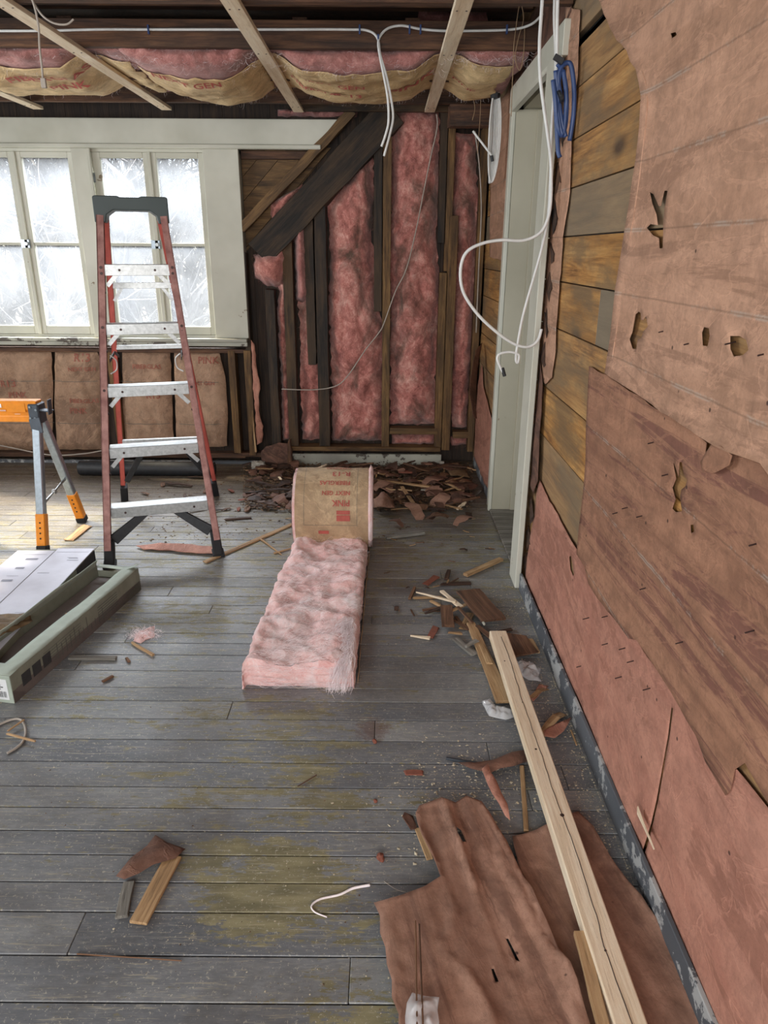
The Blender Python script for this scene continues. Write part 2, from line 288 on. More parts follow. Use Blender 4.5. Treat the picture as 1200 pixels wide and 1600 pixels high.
def lum(name, p0, p1, w, t, mat, parent=None, up=(0, 0, 1), rag=0., bend=0., taper=(1, 1), bv=.0015, n=None, skew=0.):
    """a board: length p0-p1, width w (sideways), thickness t (along up)"""
    mw, L = frame(p0, p1, up); n = n or max(2, min(24, int(L/.05))); vs = []; sd = random.random()*99
    for i in range(n+1):
        f = i/n; x = (f-.5)*L; k = taper[0]*(1-f)+taper[1]*f; dz = bend*math.sin(math.pi*f)
        for a, b in ((-.5, -.5), (.5, -.5), (.5, .5), (-.5, .5)):
            j = rag*noise.noise(V((f*9+sd, a*3, b*2)))*w
            e = (rag*w*noise.noise(V((a*7+sd, b*5, f)))*2+skew*a*w) if i in (0, n) else 0
            vs.append((x+e, a*w*k+j, b*t+dz+rag*.1*t*noise.noise(V((f*5, sd, a)))))
    fs = [(3, 2, 1, 0), (n*4, n*4+1, n*4+2, n*4+3)]
    for i in range(n):
        for q in range(4): fs.append((i*4+q, i*4+(q+1) % 4, i*4+4+(q+1) % 4, i*4+4+q))
    o = link(name, mesh(name, vs, fs), mat, parent, mw)
    if bv: bev(o, min(bv, t*.3, w*.3))
    return o
def bm_box(bm, lo, hi, mw=None, attrs=None):
    c = [(x, y, z) for z in (lo[2], hi[2]) for y in (lo[1], hi[1]) for x in (lo[0], hi[0])]
    v = [bm.verts.new(mw @ V(p) if mw else p) for p in c]; out = []
    for f in ((0, 2, 3, 1), (4, 5, 7, 6), (0, 1, 5, 4), (2, 6, 7, 3), (0, 4, 6, 2), (1, 3, 7, 5)):
        fc = bm.faces.new([v[i] for i in f]); out.append(fc)
        if attrs:
            for lay, val in attrs: fc[lay] = val
    return out
def box(name, lo, hi, mat, parent=None, bv=.002):
    lo, hi = V(lo), V(hi); c = (lo+hi)/2; bm = bmesh.new(); bm_box(bm, lo-c, hi-c); me = bpy.data.meshes.new(name); bm.to_mesh(me); bm.free()
    o = link(name, me, mat, parent, Matrix.Translation(c)); return bev(o, bv) if bv else o
def boxes(name, lst, mat, parent=None, rnd=True, tones=None):
    """one part made of boards: list of (lo, hi) or (lo, hi, matrix)"""
    bm = bmesh.new(); lr = bm.faces.layers.float.new('rnd'); lt = bm.faces.layers.float.new('tone')
    for i, b in enumerate(lst):
        bm_box(bm, b[0], b[1], b[2] if len(b) > 2 else None, [(lr, random.random()), (lt, tones[i] if tones else 0.)])
    me = bpy.data.meshes.new(name); bm.to_mesh(me); bm.free(); return link(name, me, mat, parent)
def smooth_path(pts, k=8):
    pts = [V(p) for p in pts]; out = []
    for i in range(len(pts)-1):
        a = pts[max(0, i-1)]; b = pts[i]; c = pts[i+1]; d = pts[min(len(pts)-1, i+2)]
        for j in range(k):
            t = j/k; out.append(.5*((2*b)+(c-a)*t+(2*a-5*b+4*c-d)*t*t+(3*b-a-3*c+d)*t**3))
    out.append(pts[-1]); return out
def tube_geo(pts, r, sides=8, taper=None):
    vs, fs = [], []; n = len(pts); prev = None
    for i, p in enumerate(pts):
        d = (pts[min(n-1, i+1)]-pts[max(0, i-1)]).normalized()
        u = prev if prev is not None else (V((0, 0, 1)) if abs(d.z) < .9 else V((1, 0, 0)))
        u = (u-d*u.dot(d)).normalized(); prev = u; w = d.cross(u); rr = r*(1 if taper is None else 1+(taper-1)*i/(n-1))
        for k in range(sides):
            a = 2*math.pi*k/sides; vs.append(p+(u*math.cos(a)+w*math.sin(a))*rr)
    for i in range(n-1):
        for k in range(sides): fs.append((i*sides+k, i*sides+(k+1) % sides, (i+1)*sides+(k+1) % sides, (i+1)*sides+k))
    fs.append(tuple(range(sides))[::-1]); fs.append(tuple((n-1)*sides+k for k in range(sides))); return vs, fs
def tube(name, pts, r, mat, parent=None, k=8, sides=8, taper=None):
    p = smooth_path(pts, k) if k > 1 else [V(q) for q in pts]; c = p[0].copy(); vs, fs = tube_geo([q-c for q in p], r, sides, taper)
    return link(name, mesh(name, vs, fs), mat, parent, Matrix.Translation(c), True)
def cyl(name, p0, p1, r, mat, parent=None, sides=20, bv=.001):
    mw, L = frame(p0, p1); vs = []; 
    for x in (-L/2, L/2):
        for k in range(sides): a = 2*math.pi*k/sides; vs.append((x, r*math.cos(a), r*math.sin(a)))
    fs = [(k, (k+1) % sides, sides+(k+1) % sides, sides+k) for k in range(sides)]+[tuple(range(sides))[::-1], tuple(range(sides, 2*sides))]
    o = link(name, mesh(name, vs, fs), mat, parent, mw)
    return bev(o, bv) if bv else o
def inside(p, poly):
    x, y = p; r = False; j = len(poly)-1
    for i in range(len(poly)):
        xi, yi = poly[i][0], poly[i][1]; xj, yj = poly[j][0], poly[j][1]
        if (yi > y) != (yj > y) and x < (xj-xi)*(y-yi)/(yj-yi)+xi: r = not r
        j = i
    return r
def edge_dist(p, poly):
    best = 9; px, py = p
    for i in range(len(poly)):
        ax, ay = poly[i]; bx, by = poly[(i+1) % len(poly)]; dx, dy = bx-ax, by-ay; q = dx*dx+dy*dy
        t = 0 if q < 1e-12 else max(0, min(1, ((px-ax)*dx+(py-ay)*dy)/q)); e = (px-ax-dx*t)**2+(py-ay-dy*t)**2
        if e < best: best = e
    return math.sqrt(best) if best < 9 else 9
def torn(poly, amp=.006, seg=.03):
    out = []; sd = random.random()*50
    for i in range(len(poly)):
        a = V(poly[i][:2]); b = V(poly[(i+1) % len(poly)][:2]); n = max(1, int((b-a).length/seg))
        if n == 1: out.append(tuple(a)); continue
        nn = V((-(b-a).y, (b-a).x)).normalized()
        for k in range(n):
            p = a.lerp(b, k/n)
            if k: p = p+nn*amp*(noise.noise(V((p.x*30, p.y*30, sd)))*1.6+noise.noise(V((p.x*90, p.y*90, sd)))*.8)
            out.append((p.x, p.y))
    return out
def sheet(name, poly, to3, mat, step=.03, holes=(), thick=.0015, parent=None, hfun=None, origin=None, sub=0, dists=True):
    """poly in (u,v); to3(u,v,h) gives the point; hfun(u,v,d) the height over the base plane, d the distance to the rim"""
    pts = [V(p) for p in poly]; edges = [(i, (i+1) % len(poly)) for i in range(len(poly))]
    for h in holes:
        s0 = len(pts); pts += [V(p) for p in h]; edges += [(s0+i, s0+(i+1) % len(h)) for i in range(len(h))]
    us = [p[0] for p in poly]; vs_ = [p[1] for p in poly]; u = min(us)+step*.5; r = 0
    rims = [poly]+list(holes)
    while u < max(us):
        v = min(vs_)+step*(.25 if r else .75)
        while v < max(vs_):
            q = (u+random.uniform(-.15, .15)*step, v+random.uniform(-.15, .15)*step)
            if inside(q, poly) and not any(inside(q, h) for h in holes) and edge_dist(q, poly) > step*.3: pts.append(V(q))
            v += step
        u += step*.87; r = 1-r
    res = delaunay_2d_cdt(pts, edges, [], 0, 1e-6); P2, fs = res[0], res[2]; ff = []
    for f in fs:
        c = (sum(P2[i].x for i in f)/3, sum(P2[i].y for i in f)/3)
        if inside(c, poly) and not any(inside(c, h) for h in holes): ff.append(tuple(f))
    used = sorted({i for f in ff for i in f}); idx = {i: k for k, i in enumerate(used)}; out = []
    for i in used:
        p = (P2[i].x, P2[i].y); d = edge_dist(p, poly) if dists else 1; out.append(V(to3(p[0], p[1], hfun(p[0], p[1], d) if hfun else 0.)))
    org = V(origin) if origin is not None else sum(out, V())/len(out)
    me = mesh(name, [q-org for q in out], [tuple(idx[i] for i in f) for f in ff]); o = link(name, me, mat, parent, Matrix.Translation(org), True)
    if sub: sm = o.modifiers.new('subdivide', 'SUBSURF'); sm.levels = sm.render_levels = sub
    if thick: s_ = o.modifiers.new('thickness', 'SOLIDIFY'); s_.thickness = thick; s_.offset = 0
    return o
def fbm(x, y, z=0., o=4): return noise.fractal(V((x, y, z)), .9, 2.1, o)
def ridg(x, y, z=0., o=4): return noise.ridged_multi_fractal(V((x, y, z)), .9, 2.1, o, 1., 2.)
def strands(name, seeds, mat, parent, w=.0006, kind=True, n=4):
    """fine loose fibres: list of (point, direction, length, curl)"""
    vs, fs = [], []
    for p, d, L, cu in seeds:
        p = V(p); d = V(d).normalized(); s = d.cross(V((random.uniform(-1, 1), random.uniform(-1, 1), random.uniform(-1, 1)))).normalized(); b = len(vs)
        c = s.cross(d); k1 = random.uniform(-1, 1)*cu; k2 = random.uniform(-1, 1)*cu
        for i in range(n+1):
            t = i/n; q = p+d*L*t+c*L*k1*t*t+s*L*k2*math.sin(t*3); ww = w*(1-.6*t); vs += [q-s*ww, q+s*ww]
        for i in range(n): fs.append((b+2*i, b+2*i+1, b+2*i+3, b+2*i+2))
    org = parent.matrix_basis.translation if parent else V(); o = link(name, mesh(name, [v-org for v in vs], fs), mat, parent, Matrix.Translation(org))
    if kind: o['kind'] = 'stuff'
    return o
def text_mesh(txt, size, bold=0.):
    cu = bpy.data.curves.new('lettering', 'FONT'); cu.body = txt; cu.size = size; cu.offset = bold; cu.resolution_u = 2
    o = bpy.data.objects.new('lettering', cu); COL.objects.link(o); dg = bpy.context.evaluated_depsgraph_get(); dg.update()
    me = bpy.data.meshes.new_from_object(o.evaluated_get(dg)); bpy.data.objects.remove(o); bpy.data.curves.remove(cu)
    vs = [tuple(v.co) for v in me.vertices]; fs = [tuple(p.vertices) for p in me.polygons]; bpy.data.meshes.remove(me); return vs, fs
def printed(name, items, to3, mat, parent=None):
    """items: ('t', text, x, y, size[, rot180]) or ('r', x0, y0, x1, y1); flat ink laid on a surface by to3(x, y)"""
    vs, fs = [], []; tx = [i for i in items if i[0] == 't']
    if len(items) > 1 and tx:
        for i in items: o_ = printed(name, [i], to3, mat, parent)
        return o_
    for it in items:
        b = len(vs)
        if it[0] == 't':
            v, f = text_mesh(it[1], it[4], it[4]*.02)
            k = it[5] if len(it) > 5 else 1
            vs += [to3(it[2]+k*a[0], it[3]+a[1]) for a in v]; fs += [tuple(b+i for i in q) for q in f]
        else:
            x0, y0, x1, y1 = it[1:5]; nx = max(1, int((x1-x0)/.03)); ny = max(1, int((y1-y0)/.03))
            for i in range(nx+1):
                for j in range(ny+1): vs.append(to3(x0+(x1-x0)*i/nx, y0+(y1-y0)*j/ny))
            for i in range(nx):
                for j in range(ny): a = b+i*(ny+1)+j; fs.append((a, a+1, a+ny+2, a+ny+1))
    org = parent.matrix_basis.translation if parent else V(); return link(name, mesh(name, [V(v)-org for v in vs], fs), mat, parent, Matrix.Translation(org))

# ================================================================== THE SETTING
S = lambda o: T(o, kind='structure')
YB = 5.3
seams = [.55, .64, .74, .83, .92, 1.01, 1.09, 1.201, 1.317, 1.406, 1.496, 1.581, 1.67, 1.758, 1.871, 1.983, 2.095, 2.202, 2.286, 2.4, 2.516, 2.608, 2.691, 2.781, 2.869, 2.95, 3.041, 3.144, 3.253, 3.361, 3.467, 3.561, 3.65, 3.743, 3.854]
while seams[-1] < 5.45: seams.append(seams[-1]+.09)
seams = [-1.6+.107*i for i in range(20)]+seams
fl = []
for a, b in zip(seams, seams[1:]):
    x = -4.0-random.random()*2
    while x < 1.8:
        x2 = x+random.uniform(1.6, 3.4); dz = random.uniform(-.0012, 0)
        fl.append(((max(x, -4)+.0008, a+.0018, -.02+dz), (min(x2, 1.8)-.0008, b-.0018, dz))); x = x2
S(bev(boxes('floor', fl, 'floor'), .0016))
S(box('floor_underlay', (-4.1, -1.8, -.06), (1.9, 5.6, -.021), 'black', None, 0))
# right wall: horizontal planks, split round the door opening
zs = [0, .19, .37, .54, .79, 1.0, 1.26, 1.441, 1.609, 1.78, 1.948, 2.12, 2.30, 2.5, 2.72]
tone = [.2, .2, .3, .45, .1, .25, .15, .05, .85, .12, .1, .3, .5, .5]
DY0, DY1, DZ = 3.30, 4.27, 2.26
pl, tn = [], []
for (a, b), t in zip(zip(zs, zs[1:]), tone):
    segs = [(-1.6, 5.5)] if a >= DZ-.03 else [(-1.6, DY0), (DY1, 5.5)]
    for y0, y1 in segs:
        cuts = [y0]+[c for c in ((2.2, 2.42) if abs(a-1.26) < .01 else (1.2+random.random(),)) if y0 < c < y1]+[y1]
        for c0, c1 in zip(cuts, cuts[1:]):
            pl.append(((.70+random.uniform(0, .002), c0+.001, a+.0022), (.725, c1-.001, (b if b < DZ or a >= DZ else DZ)-.0022))); tn.append(1. if (abs(a-1.26) < .01 and c1 == 2.42) else max(0, min(1, t+random.uniform(-.1, .15))))
S(bev(boxes('wall_right', pl, 'plank', tones=tn), .0015))
S(box('wall_right_backing', (.727, -1.6, 0), (.76, DY0, 2.75), 'black', None, 0)); S(box('wall_right_far_backing', (.727, DY1+.03, 0), (.76, 5.5, 2.75), 'black', None, 0))
# left wall with a long window opening, never in view, and its sun
S(boxes('wall_left', [((-3.75, -1.6, 0), (-3.62, 1.2, 2.75)), ((-3.75, 3.62, 0), (-3.62, 3.75, 2.75)), ((-3.75, 1.2, 0), (-3.62, 3.62, .95)), ((-3.75, 1.2, 2.2), (-3.62, 3.62, 2.75)), ((-3.75, 3.75, 2.2), (-3.62, 5.5, 2.75)), ((-3.75, 3.75, 0), (-3.62, 5.5, .95)), ((-3.75, 4.9, .95), (-3.62, 5.5, 2.2))], 'jamb'))
# back wall: dark vertical sheathing with the window openings left free
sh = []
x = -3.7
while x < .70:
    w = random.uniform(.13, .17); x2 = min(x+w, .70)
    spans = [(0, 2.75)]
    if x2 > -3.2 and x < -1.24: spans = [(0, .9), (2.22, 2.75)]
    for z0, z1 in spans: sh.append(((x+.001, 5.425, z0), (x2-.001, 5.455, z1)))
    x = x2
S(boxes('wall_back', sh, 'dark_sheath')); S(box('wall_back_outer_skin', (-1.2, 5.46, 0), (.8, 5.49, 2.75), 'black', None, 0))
S(boxes('wall_back_outer_skin', [((-3.75, 5.46, 0), (-1.2, 5.49, .93)), ((-3.75, 5.46, 2.2), (-1.2, 5.49, 2.75))], 'black'))
# roof deck over the joists
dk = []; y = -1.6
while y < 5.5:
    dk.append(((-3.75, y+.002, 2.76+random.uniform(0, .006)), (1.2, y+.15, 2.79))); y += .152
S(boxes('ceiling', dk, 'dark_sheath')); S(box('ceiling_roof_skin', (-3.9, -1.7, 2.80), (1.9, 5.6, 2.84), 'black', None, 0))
# hallway seen through the doorway
S(box('wall_hallway', (.727, DY1, 0), (1.75, DY1+.03, 2.6), 'jamb', None, 0))
S(box('wall_hallway_end', (1.75, 2.6, 0), (1.8, 4.3, 2.6), 'jamb', None, 0))
S(box('ceiling_hallway', (.727, 2.6, DZ+.005), (1.8, DY1, DZ+.04), 'jamb', None, 0))
# door_1: the trimmed opening
d1 = S(empty('door_1', (.68, 3.8, 0), None, None))
box('casing_far', (.672, DY1, -.0), (.70, DY1+.115, DZ), 'white', d1, .003)
box('casing_far_bead', (.662, DY1-.012, 0), (.685, DY1+.014, DZ), 'white', d1, .004)
box('casing_near', (.645, DY0-.15, 0), (.672, DY0+.01, DZ+.0), 'white', d1, .003)
box('casing_head', (.668, DY0-.15, DZ), (.70, DY1+.115, DZ+.12), 'white', d1, .003)
box('casing_head_bead', (.655, DY0, DZ-.012), (.69, DY1+.01, DZ+.012), 'white', d1, .004)
box('jamb_panel', (.686, DY1-.012, .006), (1.0, DY1-.001, DZ-.001), 'jamb', d1, 0)
box('jamb_stop', (.80, DY1-.025, .006), (.84, DY1-.012, DZ-.001), 'jamb', d1, .002)
box('threshold', (.672, DY0, .0), (1.2, DY1-.013, .014), 'grey_scrap', d1, .004)
# worn strip where the floor meets the wall
bb = S(box('baseboard_right', (.688, DY1+.12, 0), (.70, 5.3, .07), 'grey_board', None, .002))
# ---- window wall
S(box('trim_1', (-3.6, YB-.004, 2.216), (-.31, YB+.022, 2.368), 'white', None, .003))      # header board
bpy.data.objects['trim_1'].data.transform(Matrix(((1, 0, 0, 0), (0, 1, 0, 0), (0, 0, 1, 0), (0, 0, 0, 1))))
for v in bpy.data.objects['trim_1'].data.vertices:
    if v.co.x > 0 and v.co.z > 0: v.co.x += .05
    elif v.co.x > 0: v.co.x -= .11
S(box('trim_2', (-3.6, YB-.016, 2.188), (-.44, YB+.03, 2.216), 'white', None, .005))        # moulding
S(box('trim_3', (-3.6, YB-.06, .925), (-1.0, YB+.12, .95), 'white_worn', None, .004))      # stool
S(box('trim_4', (-3.6, YB-.045, .895), (-1.0, YB-.01, .9245), 'white_worn', None, .003))   # apron
S(box('trim_5', (-2.118, YB-.006, .95), (-1.995, YB+.02, 2.188), 'white', None, .003))     # post between the windows
S(box('trim_6', (-1.236, YB-.006, .95), (-.995, YB+.02, 2.188), 'white', None, .003))      # wide casing
S(box('trim_7', (-2.008, YB-.02, .95), (-1.986, YB-.006, 2.188), 'white', None, .004))
S(boxes('window_liner', [((-2.10, YB+.021, .95), (-2.02, YB+.12, 2.188)), ((-1.215, YB+.021, .95), (-1.0, YB+.12, 2.188)), ((-3.3, YB+.031, 2.17), (-1.0, YB+.12, 2.216)), ((-3.3, YB+.021, .951), (-1.0, YB+.13, .965))], 'white'))
def sash(win, x0, x1, fl=.05, fr=.05):
    z0, z1 = .966, 2.169; y0, y1 = YB+.03, YB+.07; s = empty('sash', (x0, y0, z0), None, None)
    s.parent = win; s.matrix_basis = Matrix.Translation(V((x0, y0, z0))-win.matrix_basis.translation)
    def bx(n, lo, hi, m, bv=.003):
        o = box(n, lo, hi, m, None, bv); o.parent = s; o.matrix_basis = Matrix.Translation((V(lo)+V(hi))/2-V((x0, y0, z0))); return o
    bx('stile', (x0, y0, z0), (x0+fl, y1, z1), 'white'); bx('stile', (x1-fr, y0, z0), (x1, y1, z1), 'white')
    bx('bottom_rail', (x0+fl, y0, z0), (x1-fr, y1, z0+.06), 'white'); bx('top_rail', (x0+fl, y0, z1-.035), (x1-fr, y1, z1), 'white')
    bx('muntin', (x0+fl, y0+.006, 1.575), (x1-fr, y1-.006, 1.595), 'white')
    for a, b in ((z0+.06, 1.575), (1.595, z1-.035)): bx('glass_pane', (x0+fl-.003, y0+.018, a-.003), (x1-fr+.003, y0+.021, b+.003), 'glass', 0)
    return s
def latch(win, x, z):
    l = box('latch_plate', (x-.035, YB+.012, z-.03), (x+.03, YB+.029, z+.03), 'galv', win, .004)
    l2 = cyl('latch_knob', (x+.012, YB-.008, z), (x+.012, YB+.012, z), .012, 'alu', None); l2.parent = l; l2.matrix_basis = l.matrix_basis.inverted()@ (Matrix.Translation(win.matrix_basis.translation).inverted() @ l2.matrix_basis); return l
for n, (xs, ml) in enumerate([((-3.06, -2.53, -2.108), 0), ((-2.0, -1.615, -1.225), 0)]):
    w = S(empty('window_%d' % (n+1), (xs[1], YB+.05, .95), None, None))
    sash(w, xs[0], xs[1], .05 if n == 0 else .058, .036); sash(w, xs[1]+.018, xs[2], .036, .052)
    box('meeting_post', (xs[1]-.004, YB+.012, .966), (xs[1]+.022, YB+.03, 2.169), 'white', w, .003)
    latch(w, xs[1]+.004, 1.585)
box('hinge', (-1.998, YB+.018, 1.98), (-1.985, YB+.03, 2.04), 'galv', bpy.data.objects['window_2'], .002)

# ---- back wall framing: each stud on its own
def vstud(px0, px1, v0, v1, mat, label, cat='wall stud', y=YB, dep=.1, vref=560, name='wall_stud', rag=.03):
    a = B(px0, vref, y); b = B(px1, vref, y); zt = B((px0+px1)/2, v0, y).z; zb = B((px0+px1)/2, v1, y).z
    cx = (a.x+b.x)/2
    o = lum(name, (cx, y+dep/2, zb), (cx, y+dep/2, zt), abs(b.x-a.x), dep, mat, None, (0, -1, 0), rag, 0, (1, 1), .002)
    return T(o, label, cat, 'exposed studs of the back wall')
ZTOP = 150
vstud(385, 393, 395, 712, 'char', 'narrow blackened stud at the right edge of the window wall, under the diagonal beam')
vstud(419, 433, 452, 697, 'char', 'dark stud left of the first pink strip, starting below the balled insulation', rag=.06)
vstud(447, 462, 366, 697, 'old_dark', 'brown-black stud between the two narrow pink strips left of the wide batts')
vstud(481, 494, 330, 570, 'char', 'charred short stud that ends above the floor beside its full-length twin', rag=.08)
vstud(496, 513, 312, 697, 'char', 'charred full-length stud left of the widest pink batt', y=YB-.012)
vstud(584, 596, 205, 487, 'char', 'blackened half-length stud right of the widest pink batt', y=YB-.004)
vstud(597, 609, 190, 702, 'old_tan', 'long tan stud between the two widest pink batts')
vstud(678, 688, 160, 380, 'char', 'dark stud hanging from the joists right of the tall pink batt')
vstud(689, 699, 185, 424, 'old_tan', 'upper tan stud spliced onto a lower one right of the tall pink batt')
vstud(683, 694, 426, 700, 'old_tan', 'lower tan stud standing under the splice right of the tall pink batt')
vstud(695, 708, 337, 704, 'old_tan', 'tan nail-pocked stud whose top ends at half height beside the narrow right batt', y=YB-.01)
vstud(737, 747, 200, 706, 'old_tan', 'last tan stud in the back wall, against the right-hand corner')
vstud(750, 757, 250, 706, 'old_dark', 'thin dark stud tucked into the right-hand corner', y=YB+.01)
vstud(356, 367, 548, 708, 'old_tan', 'short brown stud under the window sill right of the last paper-faced batt', y=YB)
vstud(381, 392, 548, 712, 'old_tan', 'short tan stud under the right end of the window sill', y=YB-.01)
vstud(167, 178, 548, 706, 'old_tan', 'short stud under the sill seen behind the left ladder rail', y=YB+.01)
def hb(name, px0, v0, px1, v1, mat, label, cat, y=YB, dep=.09, group=None, rag=.03):
    a = B(px0, v0, y); b = B(px1, v1, y); zc = (a.z+b.z)/2
    return T(lum(name, (a.x, y+dep/2, zc), (b.x, y+dep/2, zc), dep, abs(a.z-b.z), mat, None, (0, 0, 1), rag, 0, (1, 1), .002), label, cat, group)
hb('sill_plate', 432, 698, 688, 706, 'old_tan', 'tan bottom plate running along the foot of the pink-insulated wall', 'wall plate', YB-.03, .12)
hb('blocking', 609, 669, 683, 679, 'old_tan', 'tan blocking nailed low between studs under the tall pink batt', 'blocking', YB-.002)
hb('blocking', 708, 675, 737, 685, 'old_tan', 'short brown blocking at the foot of the narrow right batt', 'blocking', YB)
hb('blocking', 372, 708, 415, 714, 'old_brown', 'low brown blocking under the window sill corner', 'blocking', YB)
hb('sill_beam', -60, 543, 384, 552, 'old_brown', 'dark brown beam directly under the white window sill', 'beam', YB+.005)
hb('floor_plate', -60, 706, 384, 716, 'old_brown', 'brown plate under the paper-faced batts below the windows', 'wall plate', YB)
S(hb('baseboard_back', 430, 709, 689, 728, 'white_worn', None, None, YB-.035, .03, rag=.01)); S(hb('baseboard_left', -60, 718, 405, 729, 'grey_board', None, None, YB-.02, .03))
# diagonal brace and the board above it
a, b = B(408, 383, YB-.03), B(602, 176, YB-.03)
br = T(lum('diagonal_brace', a+V((-.02, .05, -.06)), b+V((.05, .05, .01)), .195, .10, 'char', None, (0, -1, 0), .05, 0, (1, 1), .003), 'thick charred diagonal beam rising from the window casing to the ceiling joists', 'beam')
a, b = B(381, 362, YB-.01), B(556, 178, YB-.01)
T(lum('diagonal_board', a+V((-.02, .03, .02)), b+V((-.02, .03, .02)), .06, .05, 'diag', None, (0, -1, 0), .12, 0, (1, 1), .002), 'narrow splintered board along the upper side of the charred diagonal beam', 'board')
# diagonal boards in the corner above it
tri = [B(373, 231, 5.40), B(530, 226, 5.40), B(384, 372, 5.40)]; bm = bmesh.new(); lr = bm.faces.layers.float.new('rnd'); bm.faces.layers.float.new('tone')
for k in range(9):
    mw = Matrix.Translation(V((-.99+.03, 5.405, 1.60))) @ Matrix.Rotation(math.radians(-46), 4, 'Y')
    bm_box(bm, (-.1, -.006, k*.105-.1+.002), (1.0, .008, k*.105+.004), mw, [(lr, random.random())])
for co, no in ((V((-.995, 0, 0)), V((-1, 0, 0))), (V((0, 0, 2.212)), V((0, 0, 1)))):
    bmesh.ops.bisect_plane(bm, geom=bm.verts[:]+bm.edges[:]+bm.faces[:], plane_co=co, plane_no=no, clear_outer=True)
bmesh.ops.bisect_plane(bm, geom=bm.verts[:]+bm.edges[:]+bm.faces[:], plane_co=V((-.96, 5.4, 1.585)), plane_no=V((.73, 0, -.68)), clear_outer=True)
me = bpy.data.meshes.new('diagonal_sheathing'); bm.to_mesh(me); bm.free()
T(link('diagonal_sheathing', me, 'diag'), 'weathered diagonal boards filling the triangle beside the window casing', 'sheathing')
T(box('sheathing_rail', (-.99, 5.36, 2.135), (-.52, 5.40, 2.185), 'old_brown', None), 'brown rail across the top of the diagonal boards under the white header', 'rail')

# ---- ceiling joists and furring
for y, v in ((1.88, 'farther overhead, behind the viewer side'), (2.50, ''), (3.13, 'nearest ceiling joist, its edge just showing along the top of the view'), (3.77, 'brown ceiling joist that carries the stapled white cable'), (4.41, 'ceiling joist buried behind the sagging paper-faced insulation'), (5.05, 'brown ceiling joist closest to the window header')):
    if y < 3: 
        continue
    o = lum('ceiling_joist', (-3.6, y+.02, 2.475), (.72 if y > 4.9 else .69, y+.02, 2.475), .04, .11, 'old_brown', None, (0, 0, 1), .05, 0, (1, 1), .002)
    T(o, v, 'ceiling joist', 'ceiling joists')
T(lum('roof_rafter', (-3.6, 4.75, 2.62), (.6, 4.75, 2.62), .05, .12, 'old_dark', None), 'dark timber high above the joists near the far wall', 'timber')
T(lum('roof_rafter', (-3.6, 3.95, 2.68), (.68, 3.95, 2.68), .06, .12, 'old_brown', None), 'dark brown timber in the roof void over the cable joist', 'timber')
for i, (px, lb) in enumerate(((75, 'short pale furring strip reaching the header at the far left'), (272, 'pale furring strip slanting in from the upper left corner over the ladder'), (473, 'pale furring strip ending right of the windows above the diagonal beam'), (675, 'pale furring strip ending above the tall pink batt'))):
    x = B(px, 180, YB).x-.02
    o = lum('furring_strip', (x, .9, 2.4095), (x, 5.2+random.uniform(0, .05), 2.4095), .066, .019, 'new_pine', None, (0, 0, 1), .01, 0, (1, 1), .0015, n=10); T(o, lb, 'furring strip', 'new furring strips under the joists')
    for yj in (3.15, 3.79, 5.07):
        for sx in (-.018, .018): cyl('nail_head', (x+sx, yj, 2.3985), (x+sx, yj, 2.401), .004, 'rivet', o, 8, 0)
T(lum('header_block', B(701, 176, 4.95)+V((0, 0, -.02)), B(778, 176, 4.95)+V((0, 0, -.02)), .09, .12, 'old_brown', None, (0, 0, 1), .08), 'rough brown timber block under the joists beside the hanging strings', 'timber block')
T(lum('corner_board', (-.6, 5.24, 2.43), (.68, 5.24, 2.43), .04, .05, 'old_dark', None), 'dark nailer along the top of the pink-insulated wall', 'nailer')
for k, x in enumerate((-1.55, -.42, .12)):
    T(lum('attic_cleat', (x, 4.0, 2.585), (x+random.uniform(-.1, .1), 4.7, 2.60), .07, .03, 'old_brown', None), ('brown cleat high in the roof void, above the joists left of centre', 'brown cleat high in the roof void over the diagonal beam', 'brown cleat high in the roof void over the tall pink batt')[k], 'cleat', 'cleats in the roof void')

# ================================================================== WALL INSULATION
def batt(name, px, label, mat='batt_wall', depth=.10, amp=.055, step=.014, rag=.012, base=5.417, group='pink batts in the back wall', n_str=260, Y=YB, seedz=0., soft=.05):
    poly = torn([(B(x, y, Y).x, B(x, y, Y).z) for x, y in px], rag, .03); sd = random.random()*90
    def h(x, z, d):
        k = 1-math.exp(-(d/soft)**1.2) if d > 0 else 0
        lump = noise.noise(V((x*5+sd, z*3.2, 1)))*.8+noise.noise(V((x*12+sd+noise.noise(V((x*6, z*6, 3))), z*9, 4)))*.45+fbm(x*26+sd, z*22, 2, 4)*.16
        crease = -max(0, .5-abs(noise.noise(V((x*6+sd+.8*noise.noise(V((x*3, z*4, sd))), z*2.2, 9))))*5)*1.3
        return max(.004, depth*k+(lump+crease*.55)*amp*min(1, d/.03+.15))
    o = sheet(name, poly, lambda x, z, hh: (x, base-hh, z), mat, step, (), 0, None, h)
    T(o, label, 'insulation batt', group)
    seeds = []; me = o.data; oc = o.matrix_basis.translation; nv = len(me.vertices)
    for _ in range(n_str):
        v = me.vertices[random.randrange(nv)]; seeds.append((v.co+oc, (random.uniform(-1, 1), -.45, random.uniform(-1, .6)), random.uniform(.01, .04), .9))
    strands('loose_fibres', seeds, 'strand_rose', o, .0004); return o
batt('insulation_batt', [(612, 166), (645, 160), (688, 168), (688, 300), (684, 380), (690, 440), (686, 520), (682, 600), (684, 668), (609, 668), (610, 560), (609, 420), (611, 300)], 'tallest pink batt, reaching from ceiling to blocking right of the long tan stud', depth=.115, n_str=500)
batt('insulation_batt', [(583, 228), (584, 300), (580, 370), (589, 420), (588, 480), (599, 510), (598, 694), (518, 694), (516, 600), (512, 480), (513, 350), (508, 310), (550, 262)], 'widest pink batt under the diagonal beam, between charred twin studs and tan stud', depth=.12, n_str=500)
